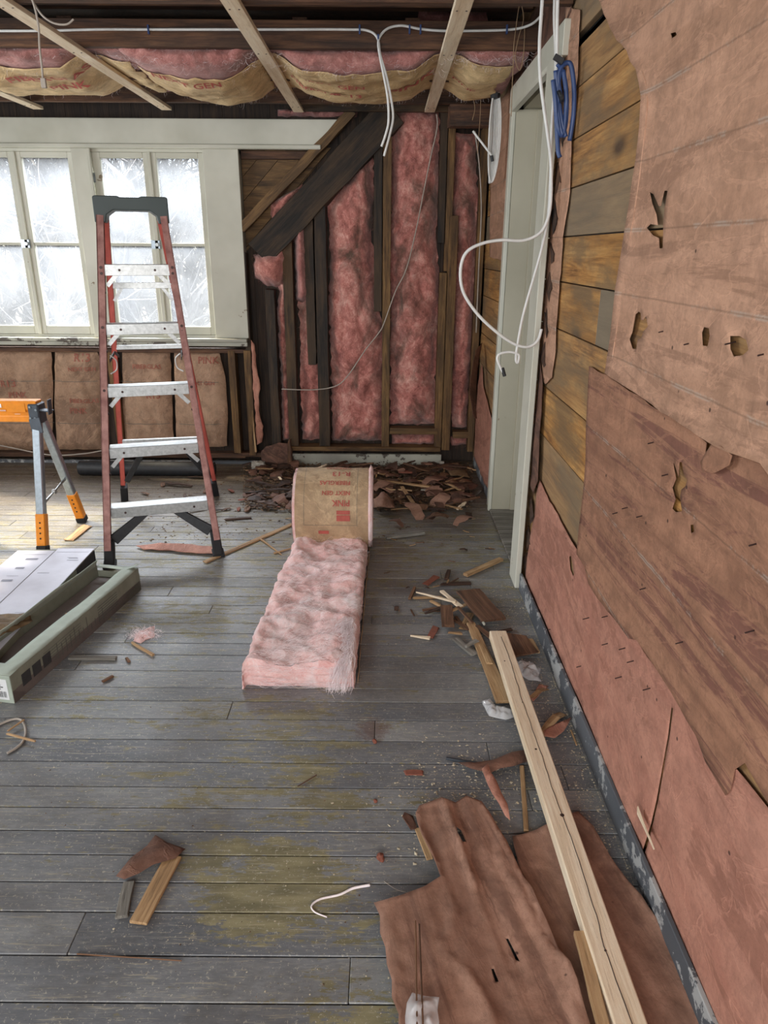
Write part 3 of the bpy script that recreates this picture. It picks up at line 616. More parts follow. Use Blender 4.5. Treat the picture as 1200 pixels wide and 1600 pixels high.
batt('insulation_batt', [(708, 205), (745, 203), (750, 300), (746, 420), (742, 520), (736, 600), (732, 672), (708, 672), (706, 560), (712, 440), (710, 360), (706, 290)], 'narrow pink batt beside the right-hand corner stud', depth=.105, n_str=260)
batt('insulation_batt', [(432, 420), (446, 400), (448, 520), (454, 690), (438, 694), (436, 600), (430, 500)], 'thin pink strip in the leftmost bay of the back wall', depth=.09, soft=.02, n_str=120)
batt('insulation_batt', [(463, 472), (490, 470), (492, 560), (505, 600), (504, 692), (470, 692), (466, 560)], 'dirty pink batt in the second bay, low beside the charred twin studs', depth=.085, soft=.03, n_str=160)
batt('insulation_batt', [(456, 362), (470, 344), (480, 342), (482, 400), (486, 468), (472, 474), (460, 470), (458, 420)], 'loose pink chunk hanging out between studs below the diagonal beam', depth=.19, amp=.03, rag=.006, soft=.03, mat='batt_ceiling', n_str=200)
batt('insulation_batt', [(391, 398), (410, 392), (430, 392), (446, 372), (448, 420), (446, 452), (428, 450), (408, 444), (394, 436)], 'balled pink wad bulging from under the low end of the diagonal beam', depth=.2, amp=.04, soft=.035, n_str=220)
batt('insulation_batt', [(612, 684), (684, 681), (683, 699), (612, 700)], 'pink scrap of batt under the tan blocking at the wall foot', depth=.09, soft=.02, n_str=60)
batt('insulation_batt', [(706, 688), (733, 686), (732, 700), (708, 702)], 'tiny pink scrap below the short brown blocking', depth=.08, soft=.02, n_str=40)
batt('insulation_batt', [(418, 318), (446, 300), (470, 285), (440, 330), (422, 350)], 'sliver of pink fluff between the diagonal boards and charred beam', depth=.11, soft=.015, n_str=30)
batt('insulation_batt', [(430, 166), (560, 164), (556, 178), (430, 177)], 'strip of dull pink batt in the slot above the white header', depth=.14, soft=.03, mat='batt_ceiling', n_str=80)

batt('insulation_batt', [(650, 34), (655, 12), (690, 5), (730, 8), (762, 14), (766, 34)], 'dull pink batt piled in the roof void above the cable joist at the right', depth=.08, base=4.36, Y=4.3, mat='batt_ceiling', group='batts in the roof void', n_str=60)
# paper-faced batts under the windows
def kbatt(px, label, txt, group='paper-faced batts under the windows'):
    poly = torn([(B(x, y, YB).x, B(x, y, YB).z) for x, y in px], .004, .05); sd = random.random()*50
    xs = [p[0] for p in poly]; xc = (min(xs)+max(xs))/2
    def h(x, z, d):
        k = 1-math.exp(-(d/.05)); s = abs(noise.noise(V(((x+z*.25)*9+sd, z*2.0, 0)))); s2 = abs(noise.noise(V((x*16, (z+x*.5)*13+sd, 5))))
        return .055+.05*k+.03*(s-.15)*k+.018*(s2-.2)*k+.018*noise.noise(V((x*4, z*3+sd, 2)))*k
    o = sheet('insulation_batt', poly, lambda x, z, hh: (x, 5.42-hh, z), 'kraft_wall', .018, (), 0, None, h); T(o, label, 'insulation batt', group)
    def on(x, z): return (x, 5.42-h(x, z, edge_dist((x, z), poly))-.004, z)
    printed('red_print', [('t', t, xc+dx, z, s) for t, dx, z, s in txt], on, 'print_pale', o)
    printed('print_line', [('r', min(xs)+.05, zz, max(xs)-.05, zz+.003) for zz in (.62, .30)], on, 'ink_mid', o); return o
kbatt([(-60, 546), (74, 552), (77, 600), (76, 708), (-60, 706)], 'paper-faced batt at the far left, half hidden by the orange sawhorse', [('FIBERGLAS', -.2, .70, .045), ('R13', .0, .58, .07), ('PINK', .05, .50, .06)])
kbatt([(80, 552), (145, 548), (156, 570), (157, 640), (158, 706), (84, 706), (79, 630)], 'paper-faced batt between the sawhorse bracket and the ladder', [('R13', .02, .77, .08), ('NEXT GEN', -.02, .70, .04), ('FIBERGLAS', -.05, .46, .045), ('PINK', -.06, .38, .06)])
kbatt([(186, 552), (262, 550), (266, 640), (268, 706), (188, 706)], 'paper-faced batt seen between the ladder rails', [('FIBERGLAS', -.06, .72, .045), ('R13', .02, .50, .07)])
kbatt([(268, 552), (340, 552), (349, 590), (353, 640), (352, 700), (272, 706), (270, 640)], 'paper-faced batt right of the ladder with a torn lower corner', [('PINK', .02, .76, .07), ('NEXT GEN', -.06, .60, .04)])

# ================================================================== CEILING INSULATION
STRIPX = [B(px, 180, YB).x-.02 for px in (75, 272, 473, 675)]
def sag(name, x0, x1, y0, y1, zt, dep, label, kr0, kr1, kin=.02, tail=True, txt=()):
    sd = random.random()*50; e = empty(name, ((x0+x1)/2, (y0+y1)/2, zt-dep), label, 'insulation batt', 'batts sagging from the ceiling')
    y1 = min(y1, 4.66)
    def low(x, y):
        u = (x-x0)/(x1-x0); v = (y-y0)/(y1-y0)
        s = max(0, math.sin(math.pi*min(1, max(0, u))))**.7; t = max(0, math.sin(math.pi*min(1, max(0, .12+v*.86))))**.8
        z = zt-.015-.85*dep*s*(.45+.55*t)+.022*noise.noise(V((x*3+sd, y*4, 0)))+.014*noise.noise(V((x*9+sd, y*9, 3)))
        w = min(1, max(0, (min(abs(x-q) for q in STRIPX)-.03)/.13)); w = w*w*(3-2*w); return max(2.31, min(z, 2.44))*w+2.434*(1-w)
    vs, fs = [], []; nx = int((x1-x0)/.02); ny = 30
    for i in range(nx+1):
        x = x0+(x1-x0)*i/nx
        for j in range(ny+1):
            if j < 12:                       # soft pink front edge
                t = j/12; z = zt+.02+(low(x, y0)-zt-.02)*t; y = y0-.035*math.sin(math.pi*t)+.018*fbm(x*14+sd, z*24, 1)+.02*noise.noise(V((x*5, z*8, sd)))
                vs.append((x, y, z))
            else:
                y = y0+(y1-y0)*(j-11)/(ny-11); vs.append((x, y, low(x, y)+.006*fbm(x*20, y*20, sd)))
    for i in range(nx):
        for j in range(ny): a = i*(ny+1)+j; fs.append((a, a+1, a+ny+2, a+ny+1))
    c = e.matrix_basis.translation; f = link('fibreglass', mesh('fibreglass', [V(v)-c for v in vs], fs), 'batt_ceiling', e, Matrix.Translation(c), True)
    poly = torn([(kr0, y0+kin), (x0+(x1-x0)*.5, y0+kin*.4), (kr1, y0+kin), (kr1-.01, y1-.03), (kr0+.01, y1-.03)], .012, .04)
    hk = lambda x, y, d: .006+.006*abs(noise.noise(V((x*11, y*11, sd))))+.006*abs(noise.noise(V((x*22, y*3, sd))))
    sheet('kraft_facing', poly, lambda x, y, h: (x, y, low(x, y)-h), 'kraft_ceiling', .02, (), .001, e, hk)
    if txt: printed('red_print', [('t', t, a, b, s_, 1) for t, a, b, s_ in txt], lambda x, y: (x, 8.3-y, low(x, 8.3-y)-.017), 'print', e)
    seeds = [((random.uniform(x0, x1), y0-.02, random.uniform(low((x0+x1)/2, y0), zt)), (random.uniform(-1, 1), -.3, random.uniform(-.5, .3)), random.uniform(.02, .05), .8) for _ in range(160)]
    seeds += [(V((x_, y_, low(x_, y_)-.008)), (random.uniform(-.5, .5), -.4, -1), random.uniform(.01, .03), .6) for x_, y_ in ((random.uniform(kr0, kr1), random.choice((y0+kin, y1-.03))) for _ in range(120))]
    strands('loose_fibres', seeds, 'strand', e, .0004); return e
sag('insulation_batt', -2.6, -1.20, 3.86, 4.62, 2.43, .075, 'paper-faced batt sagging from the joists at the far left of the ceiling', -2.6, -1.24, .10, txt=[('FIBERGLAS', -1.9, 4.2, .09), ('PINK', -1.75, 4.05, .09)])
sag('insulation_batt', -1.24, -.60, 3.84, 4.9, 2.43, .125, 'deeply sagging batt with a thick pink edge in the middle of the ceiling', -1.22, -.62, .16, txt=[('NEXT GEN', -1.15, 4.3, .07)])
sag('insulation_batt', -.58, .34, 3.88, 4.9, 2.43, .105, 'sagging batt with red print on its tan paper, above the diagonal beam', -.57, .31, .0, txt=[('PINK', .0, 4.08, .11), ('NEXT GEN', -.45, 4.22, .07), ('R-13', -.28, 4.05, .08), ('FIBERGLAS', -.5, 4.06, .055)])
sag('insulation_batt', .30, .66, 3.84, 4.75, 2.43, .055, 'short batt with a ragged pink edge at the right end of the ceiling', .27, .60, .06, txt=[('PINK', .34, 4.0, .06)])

# ================================================================== PAPER ON THE RIGHT WALL
def Y2(px): return [(W(x, y, .69).y, W(x, y, .69).z) for x, y in px]
def crease(z, y):
    r = 0
    for s in zs: d = abs(z-s+.004*math.sin(y*3)); r += .0022*math.exp(-(d/.008)**2)
    return r
def wallsheet(name, poly, off, mat, label, amp=.004, holes=(), step=.035, curl=0., parent=None, edge=0.004, hem=0.):
    sd = random.random()*40
    def h(y, z, d):
        e = math.exp(-(d/.035)); w = amp*(noise.noise(V((y*2.4, z*7, sd)))+.45*noise.noise(V((y*7, z*15, sd+3))))
        return off+crease(z, y)+w*(1-e*.6)+edge*e*(.6+.8*noise.noise(V((y*8, z*8, sd))))+curl*math.exp(-(d/.012))+hem*max(0, .35-z)
    o = sheet(name, poly, lambda y, z, hh: (.697-hh, y, z), mat, step, holes, .0012, parent, h)
    if label: T(o, label, 'wall paper')
    return o
holesU = [Y2(p) for p in ([(1017, 300), (1023, 303), (1031, 322), (1034, 322), (1040, 298), (1045, 298), (1040, 325), (1038, 345), (1037, 388), (1032, 388), (1031, 372), (1022, 368), (1013, 356), (1018, 350), (1030, 352), (1027, 335), (1021, 318)],
    [(1001, 487), (1004, 489), (1004, 500), (1008, 500), (1010, 495), (1013, 500), (1015, 510), (1008, 518), (1005, 528), (999, 530), (996, 545), (990, 545), (985, 530), (990, 519), (996, 491)],
    [(1104, 511), (1112, 513), (1113, 525), (1109, 541), (1101, 540), (1100, 520)], [(1145, 525), (1160, 525), (1170, 531), (1174, 547), (1165, 555), (1150, 557), (1145, 545)],
    [(1052, 52), (1060, 50), (1062, 55), (1054, 60)])]
holesM = [Y2(p) for p in ([(1052, 722), (1055, 727), (1060, 745), (1062, 722), (1066, 722), (1068, 740), (1073, 750), (1070, 760), (1064, 765), (1062, 775), (1065, 790), (1065, 799), (1056, 800), (1050, 795), (1056, 780), (1050, 762), (1056, 748)],
    [(1078, 820), (1083, 820), (1084, 831), (1079, 833)])]
P1 = torn(Y2([(925, -90), (938, -20), (950, 22), (968, 52), (988, 80), (1003, 108), (1011, 150), (1008, 200), (1003, 250), (993, 320), (980, 400), (972, 455), (966, 500), (957, 560), (953, 583), (985, 605), (1030, 632), (1075, 662), (1105, 682), (1130, 697), (1200, 724)])+[(.25, .86), (.25, 2.66)], .004, .05)
def dedupe(p):
    out = []
    for q in p:
        if not out or (abs(q[0]-out[-1][0])+abs(q[1]-out[-1][1])) > .003: out.append(q)
    return out
wallsheet('wall_paper', dedupe(P1), .011, 'rosin_up', 'upper sheet of dusty pink building paper with a curled edge and a Y-shaped tear', .004, holesU, curl=.008, edge=.007)
edge_px = [(950, 22), (968, 52), (988, 80), (1003, 108), (1011, 150), (1008, 200), (1003, 250), (993, 320), (980, 400), (972, 455), (966, 500), (957, 560)]
rim = tube('rolled_edge', [W(x, y, .682) for x, y in edge_px], .0028, 'rosin_up', bpy.data.objects['wall_paper'], 6, 7)
P3 = torn(Y2([(921, 572), (957, 592), (1030, 640), (1080, 671), (1107, 692), (1104, 716), (1112, 722), (1128, 697), (1200, 728)])+[(.25, .86), (.25, .40)]+Y2([(1300, 1400), (1200, 1252), (1166, 1192), (1150, 1202), (1142, 1236), (1135, 1243), (1105, 1190), (1090, 1150), (1050, 1080), (1010, 1020), (995, 1000), (985, 998), (960, 965), (935, 935), (921, 912), (915, 885), (903, 866), (905, 830), (912, 770), (917, 700), (918, 640)]), .003, .05)
wallsheet('wall_paper', dedupe(P3), .0065, 'rosin_mid', 'middle sheet of brown-stained building paper with purple blotches and a torn slot', .004, holesM, edge=.005)
fl_ = torn(Y2([(1105, 722), (1113, 708), (1124, 694), (1140, 697), (1158, 712), (1152, 727), (1140, 733), (1125, 740), (1108, 736)]), .002, .03)
o = wallsheet('torn_flap', dedupe(fl_), .018, 'rosin_mid', None, .001, (), .012, .003, bpy.data.objects['wall_paper.001'])
crack = [(1046, 1105), (1049, 1107), (1043, 1150), (1034, 1195), (1028, 1250), (1020, 1290), (1012, 1325), (1001, 1362), (997, 1364), (1008, 1322), (1017, 1288), (1025, 1250), (1031, 1195), (1040, 1150)]
slot = [(888, 870), (891, 868), (893, 880), (895, 897), (893, 900), (889, 890)]
P4 = torn([(3.02, .60), (2.9, .585), (2.5, .56), (2.2, .56), (1.6, .56), (1.0, .62), (.25, .62), (.25, .005), (.9, .012), (1.30, .018), (1.45, .05), (1.7, .075), (2.1, .085), (2.5, .082), (2.9, .07), (3.08, .05), (3.12, .06), (3.10, .3)], .005, .05)
wallsheet('wall_paper', dedupe(P4), .0015, 'rosin_low', 'salmon pink lower sheet of building paper running down to the floor', .004, [Y2(crack), Y2(slot)], edge=.006, hem=.03)
S(lum('trim_8', (.682, .3, .045), (.668, 3.13, .045), .012, .088, 'grey_board', None, (0, 0, 1), .15, 0, (1, 1), .002))
# narrow strips between the casing and the planks
P2 = torn(Y2([(884, 10), (906, 16), (902, 120), (893, 220), (889, 300), (880, 370), (874, 440), (869, 510), (868, 545), (862, 590), (852, 600), (846, 590), (848, 500), (856, 400), (866, 290), (875, 200), (882, 100)]), .004, .03)
wallsheet('wall_paper', dedupe(P2), .004, 'rosin_up', 'narrow vertical strip of pink paper left between the door casing and the bare planks', .003, step=.025)
P2b = torn(Y2([(846, 560), (851, 600), (846, 680), (843, 752), (836, 770), (831, 760), (835, 690), (841, 620)]), .004, .03)
wallsheet('wall_paper', dedupe(P2b), .012, 'bark', 'dark curled paper edge low beside the near door casing', .006, step=.02)
# far right wall beyond the door
def Y3(px): return [(W(x, y, .695).y, W(x, y, .695).z) for x, y in px]
wallsheet('wall_paper', dedupe(torn([(4.40, 1.50), (5.02, 1.52), (5.15, 1.9), (5.2, 2.42), (4.40, 2.42)], .006, .04)), .004, 'rosin_up', 'pink paper panel on the wall beyond the door, behind the white cable coil', .004)
wallsheet('wall_paper', dedupe(torn([(4.40, .06), (5.28, .07), (5.27, .62), (5.1, .80), (4.95, .66), (4.7, .60), (4.40, .52)], .006, .04)), .006, 'rosin_low', 'lower pink paper panel between the far door casing and the back corner', .005)
fl2 = sheet('curled_flap', torn([(0, 0), (.10, .04), (.12, .30), (.05, .5), (.0, .52)], .005, .03), lambda u, v, h: (.665-.12*math.sin(v*3.4)*.6-u*.5+.02, 5.12-u-v*.9, .95-v*.85), 'bark', .02, (), .0015, bpy.data.objects['wall_paper.006'], None)
wallsheet('wall_paper', dedupe(torn([(3.15, 2.40), (4.42, 2.40), (4.42, 2.62), (3.15, 2.62)], .01, .05)), .004, 'bark', 'brown paper and dirt-stained strip above the door head casing', .004)
# torn shingle-like edge by the near casing
e = empty('splintered_lath', (.672, 3.13, .1), 'row of stepped dark splinters along the outer edge of the near door casing', 'lath')
for k in range(15):
    z = .12+k*.142
    lum('splinter', (.690, 3.15, z), (.692, 3.118+random.uniform(-.012, .012), z+.03), .10, .008, 'dark_scrap' if k % 3 else 'old_brown', e, (1, 0, 0), .3, bv=0)
# nails and staples left in the paper
for i, (x, y) in enumerate([(1140, 534), (1192, 551), (1040, 740), (977, 792), (1018, 690), (962, 800), (915, 965), (945, 962), (905, 1040), (945, 1005), (972, 1012), (985, 1032), (966, 1057), (1010, 1075), (1062, 1002), (1172, 984), (1075, 535), (1035, 516), (1178, 848), (1005, 918), (860, 982), (1000, 805)]):
    p = W(x, y, .684); c = cyl('nail', p+V((.012, 0, 0)), p+V((-.010, -.003, -.005)), .0016, 'rivet', None, 6, 0)
    k_ = 'upper dusty pink' if (y < 560) else ('salmon pink lower' if i in (6, 7, 8, 9, 10, 11, 12, 13, 20) else 'brown-stained middle')
    T(c, 'bent nail sticking out of the %s sheet of wall paper' % k_, 'nail', 'nails in the %s sheet' % k_)
T(lum('wood_splinter', W(996, 1266, .672), W(1022, 1328, .665), .018, .003, 'new_pine', None, (-1, 0, 0), .2, 0, (1, .1)), 'pale splinter stuck to the salmon paper near a long crack', 'splinter')

# ================================================================== INSULATION ROLL
rc = V((-.29, 3.69, 0)); RR = .22
roll = empty('insulation_roll', (-.30, 3.2, 0), 'large insulation roll with tan kraft facing, partly unrolled pink side up on the floor', 'insulation roll')
ro = roll.matrix_basis.translation
# unrolled batt: rounded slab with a dimpled top
X0, X1, H = -.525, -.108, .112
def batt_pt(s, t):
    """s along the length 0..1, t round the section 0..1 (left foot, top, right foot)"""
    y = 2.30+s*1.42; xl = X0+s*.045+(.012 if s > .62 else 0)*(s-.62)*6; xr = X1+.02*s
    cr = .028
    if t < .17: a = t/.17; x, z, nx, nz = xl, (H-cr)*a, -1., 0.
    elif t < .21: a = (t-.17)/.04*math.pi/2; nx, nz = -math.cos(a), math.sin(a); x, z = xl+cr+cr*nx, H-cr+cr*nz
    elif t < .79: a = (t-.21)/.58; x, z, nx, nz = xl+cr+(xr-xl-2*cr)*a, H, 0., 1.
    elif t < .83: a = (t-.79)/.04*math.pi/2; nx, nz = math.sin(a), math.cos(a); x, z = xr-cr+cr*nx, H-cr+cr*nz
    else: a = (t-.83)/.17; x, z, nx, nz = xr, (H-cr)*(1-a), 1., 0.
    q = V((x*8, y*8, z*8)); big = noise.noise(V((x*4, y*3.0, 1.7)))*.5
    w = .022*noise.noise(q)+.012*noise.noise(q*2.3)+.005*fbm(x*40, y*40, z*40, 3)
    crest = -.02*max(0, noise.noise(V((x*7, y*6, 7)))-.12)*3
    for px, py, rad, dp in ((-.30, 2.66, .06, .03), (-.42, 2.52, .05, .02), (-.2, 2.72, .045, .034), (-.36, 3.10, .035, .028), (-.3, 2.45, .06, .018), (-.485, 3.3, .05, .03), (-.25, 3.0, .05, .014), (-.40, 2.8, .06, .02)):
        crest -= dp*math.exp(-((x-px)**2+(y-py)**2)/rad**2*1.6)*(1+.5*noise.noise(q*5))
    off = w*(.5+.5*nz)+crest*nz*nz+big*.03*nz+.004*(1-nz)*math.sin(z*220+noise.noise(V((x*3, y*6, 0)))*3)
    if s < .03: y += .02*noise.noise(V((x*9, z*25, 3)))+.008*math.sin(z*170+x*9)
    return V((x+nx*off, y, max(.001, z+nz*off)))
NS, NT = 230, 110; vs, fs = [], []
for i in range(NS+1):
    for j in range(NT+1): vs.append(batt_pt(i/NS, j/NT))
for i in range(NS):
    for j in range(NT): a = i*(NT+1)+j; fs.append((a, a+1, a+NT+2, a+NT+1))
# front end: layered face
b0 = len(vs); NR = 18
for j in range(NT+1):
    top = vs[j]
    for k in range(NR+1):
        f = k/NR; z = top.z*(1-f)+.001*f; x = top.x
        vs.append(V((x, top.y-.016*math.sin(f*math.pi)-.012*noise.noise(V((x*9, z*60, 2)))-.006*noise.noise(V((x*30, z*120, 5)))*math.sin(f*math.pi), z)))
for j in range(NT):
    for k in range(NR): a = b0+j*(NR+1)+k; fs.append((a, a+1, a+NR+2, a+NR+1))
link('unrolled_batt', mesh('unrolled_batt', [v-ro for v in vs], fs), 'batt_front', roll, Matrix.Translation(ro), True)
seeds = []
for _ in range(6500):
    s, t = random.random()**1.1, random.uniform(.2, .8); p = batt_pt(s, t); tk = noise.noise(p*6)*3
    seeds.append((p+V((0, 0, .001)), (math.cos(tk), math.sin(tk), .10*random.random()), random.uniform(.015, .05), .6))
for _ in range(900):
    p = batt_pt(0, random.uniform(.22, .78)); seeds.append((V((p.x, p.y-.014, random.uniform(.005, .1))), (random.choice((-1, 1)), -.03, random.uniform(-.2, .1)), random.uniform(.02, .05), .3))
strands('loose_fibres', seeds, 'strand', roll, .00035)
seeds = []
for _ in range(900):      # the tuft combed over the right front corner
    f = random.random(); p = V((-.135+random.uniform(-.03, .02), 2.62-.34*f, .128-.012*f)); d = V((-.18+random.uniform(-.25, .15), -.8, -.05-.45*f)); seeds.append((p, d, random.uniform(.06, .17)*(1-.3*f), .25))
for _ in range(420):
    seeds.append((V((-.15+random.uniform(-.035, .03), 2.30+random.uniform(-.01, .03), random.uniform(.05, .12))), (random.uniform(-.35, .1), -.45, -1), random.uniform(.05, .12), .3))
strands('fibre_tuft', seeds, 'strand', roll, .0009)
# kraft flange along the right-hand edge
sheet('kraft_flange', torn([(2.32, .0), (3.7, .0), (3.7, .03), (3.2, .026), (2.8, .03), (2.5, .02), (2.34, .015)], .004, .03), lambda u, v, h: (X1+.02*(u-2.3)/1.4+.012+.004*noise.noise(V((u*9, v*9, 0))), u, v), 'kraft', .03, (), .001, roll)
# rolled part
def roll_cyl(name, x0, x1, r, mat, nx, amp, a0=0, a1=2*math.pi, ends=False):
    n = 120; vs, fs = [], []
    for i in range(nx+1):
        x = x0+(x1-x0)*i/nx
        for k in range(n+1):
            a = a0+(a1-a0)*k/n; q = V((x*12, math.cos(a)*r*12, math.sin(a)*r*12)); rr = r+amp*(noise.noise(q)+.6*noise.noise(q*2.7)+.3*abs(noise.noise(q*7)))
            vs.append((x, rc.y-rr*math.sin(a), RR+rr*math.cos(a)))
    for i in range(nx):
        for k in range(n): a = i*(n+1)+k; fs.append((a, a+1, a+n+2, a+n+1))
    return link(name, mesh(name, [V(v)-ro for v in vs], fs), mat, roll, Matrix.Translation(ro), True)
roll_cyl('kraft_facing', -.468, -.083, RR, 'kraft', 40, .0035)
roll_cyl('outer_batt', -.482, -.070, RR-.006, 'batt_front', 40, .006)
for sx, nm in ((-.478, 'left'), (-.068, 'right')):   # spiral ends
    vs, fs = [], []; n = 48; R_ = 60
    for i in range(R_+1):
        for k in range(n):
            a = 2*math.pi*k/n; r = (RR-.004)*i/R_; ph = (r/.045-a/(2*math.pi)) % 1; d = .012*abs(math.sin(ph*math.pi))-.006+.003*noise.noise(V((r*50, a*3, sx)))
            vs.append((sx+(d if sx > -.2 else -d), rc.y-r*math.sin(a), RR+r*math.cos(a)))
    for i in range(R_):
        for k in range(n): a = i*n+k; b = i*n+(k+1) % n; fs.append((a, b, b+n, a+n))
    link('spiral_end', mesh('spiral_end', [V(v)-ro for v in vs], fs), 'batt_front', roll, Matrix.Translation(ro), True)
vs, fs = [], []; n = 90
for k in range(n+1):     # torn facing lip standing proud round the right end
    a = -1.2+3.3*k/n
    for r_, x in ((RR-.002, -.084), (RR+.012+.006*noise.noise(V((a*4, 0, 1)))+(.02 if k < 36 and k > 32 else 0), -.072+.006*noise.noise(V((a*5, 3, 1)))), (RR-.002, -.06)):
        vs.append((x, rc.y-r_*math.sin(a), RR+r_*math.cos(a)))
for k in range(n):
    for j in range(2): a = k*3+j; fs.append((a, a+1, a+4, a+3))
link('facing_lip', mesh('facing_lip', [V(v)-ro for v in vs], fs), 'batt_front', roll, Matrix.Translation(ro), True)
def on_roll(x, s, r=RR+.0062):
    a = s/RR; return (x, rc.y-r*math.sin(a), RR+r*math.cos(a))
XR = -.178
printed('red_print', [('t', 'FIBERGLAS', 0, -.012, .03), ('t', 'R-13', 0, .048, .055), ('t', 'FIBERGLAS', 0, .122, .036), ('t', 'NEXT GEN', 0, .183, .032), ('t', 'PINK', 0, .232, .045)], lambda x, y: on_roll(XR-x*.95, y), 'print', roll)
printed('red_logo', [('r', -.248, .285, XR, .305), ('r', -.248, .309, XR, .340), ('r', -.345, .395, -.29, .415)], lambda x, y: on_roll(x, y), 'print', roll)
printed('printed_rule', [('r', -.42, .362, -.14, .3635), ('r', -.142, .0, -.1405, .363), ('r', -.42, .0, -.4185, .363)], lambda x, y: on_roll(x, y), 'ink_mid', roll)

# ================================================================== STEPLADDER
la = empty('stepladder', (-1.3, 3.98, 0), 'red-railed fibreglass stepladder with aluminium steps and a dark top cap, in front of the windows', 'stepladder')
f0, f1 = F(172, 884), F(341, 866); r0, r1 = F(195, 781), F(337, 773)
right = (f1-f0).normalized(); face = V((right.y, -right.x, 0))      # face points to the viewer
capc = V((-1.275, 3.86, 1.76)); hw = .15
t0, t1 = capc-right*hw+face*.05+V((0, 0, -.06)), capc+right*hw+face*.05+V((0, 0, -.06))
q0, q1 = capc-right*(hw-.02)-face*.05+V((0, 0, -.06)), capc+right*(hw-.02)-face*.05+V((0, 0, -.06))
def rail(name, a, b, mat, w=.022, d=.062):       # C-channel rail
    ax = (b-a).normalized(); L = (b-a).length; o_ = []
    up = (face-ax*face.dot(ax)).normalized(); sd = ax.cross(up); c = (a+b)/2; mw = Matrix(((ax.x, sd.x, up.x, c.x), (ax.y, sd.y, up.y, c.y), (ax.z, sd.z, up.z, c.z), (0, 0, 0, 1)))
    return mw, L, sd
def channel(name, a, b, mat, w, d, th, openside):
    mw, L, sd = rail(name, a, b, mat); bm = bmesh.new()
    bm_box(bm, (-L/2, -w/2, d/2-th), (L/2, w/2, d/2)); bm_box(bm, (-L/2, -w/2, -d/2), (L/2, w/2, -d/2+th))
    k = -openside; bm_box(bm, (-L/2, k*w/2-(th if k > 0 else 0), -d/2), (L/2, k*w/2+(th if k < 0 else 0), d/2))
    me = bpy.data.meshes.new(name); bm.to_mesh(me); bm.free(); return link(name, me, mat, la, mw)
sdl = rail('', f0, t0, None)[2]; sgn = 1 if sdl.dot(right) > 0 else -1
channel('front_rail', f0+V((0, 0, .09)), t0, 'fibreglass_rail', .034, .075, .005, sgn); channel('front_rail', f1+V((0, 0, .09)), t1, 'fibreglass_rail', .034, .075, .005, -sgn)
channel('rear_rail', r0+V((0, 0, .08)), q0, 'rear_rail', .028, .05, .005, sgn); channel('rear_rail', r1+V((0, 0, .08)), q1, 'rear_rail', .028, .05, .005, -sgn)
def at(a, b, z): return a+(b-a)*((z-a.z)/(b.z-a.z))
for i, z in enumerate((.30, .60, .90, 1.20, 1.48)):
    a, b = at(f0, t0, z), at(f1, t1, z); a = a+(b-a).normalized()*.012; b = b-(b-a).normalized()*.012
    st = lum('step', a-face*.01, b-face*.01, .085, .004, 'alu', la, (0, 0, 1), bv=.001)
    lum('step_front', a+face*.034+V((0, 0, -.025)), b+face*.034+V((0, 0, -.025)), .004, .052, 'alu', la, (0, 0, 1), bv=.001)
    lum('step_back', a-face*.052+V((0, 0, -.02)), b-face*.052+V((0, 0, -.02)), .004, .04, 'alu', la, (0, 0, 1), bv=.001)
    for e_, s in ((a, 1), (b, -1)):
        u = right*s
        if i: lum('step_gusset', e_+face*.02+u*.055+V((0, 0, -.045)), e_+face*.02+u*.004+V((0, 0, -.10)), .02, .004, 'alu', la, face, bv=0)
        for zz in (-.012, -.040): cyl('rivet', e_+face*.046-u*.014+V((0, 0, zz)), e_+face*.0525-u*.014+V((0, 0, zz)), .007, 'rivet', la, 10, 0)
        if i: cyl('rivet', e_+face*.046-u*.010+V((0, 0, -.13)), e_+face*.0545-u*.010+V((0, 0, -.13)), .007, 'rivet', la, 10, 0)
        cyl('rivet', e_+face*.035+u*.07+V((0, 0, -.025)), e_+face*.0385+u*.07+V((0, 0, -.025)), .006, 'rivet', la, 10, 0)
for z in (.43, .76, 1.03, 1.37):
    a, b = at(r0, q0, z), at(r1, q1, z)
    lum('rear_brace', a+right*.01, b-right*.01, .03, .022 if z < 1.3 else .03, 'alu', la, (0, 0, 1), bv=.001)
    if z > 1.3:
        for e_, s in ((a, 1), (b, -1)): lum('brace_gusset', e_+right*s*.065, e_+right*s*.01+V((0, 0, -.08)), .016, .004, 'alu', la, face, bv=0)
for a, b, s in ((f0, t0, 1), (f1, t1, -1)):       # black knee braces under the bottom step
    lum('knee_brace', at(a, b, .13)+right*s*.02, at(a, b, .27)+right*s*.2-V((0, 0, 0)), .05, .016, 'black', la, face, bv=.003, taper=(1.2, .7))
for a, b, s in ((r0, q0, 1), (r1, q1, -1)):
    lum('knee_brace', at(a, b, .14)+right*s*.02, at(a, b, .40)+right*s*.15, .035, .014, 'black', la, face, bv=.003)
for p, q in ((f0, t0), (f1, t1)):
    lum('ladder_foot', p+V((0, 0, .002)), at(p, q, .135), .085, .05, 'rubber', la, right, bv=.006, taper=(1.1, .85))
    lum('foot_tread', p+V((0, 0, .008))-right*.032, p+V((0, 0, .008))+right*.032, .10, .016, 'rubber', la, bv=.003)
for p, q in ((r0, q0), (r1, q1)): lum('ladder_foot', p+V((0, 0, .002)), at(p, q, .11), .06, .045, 'rubber', la, right, bv=.004)
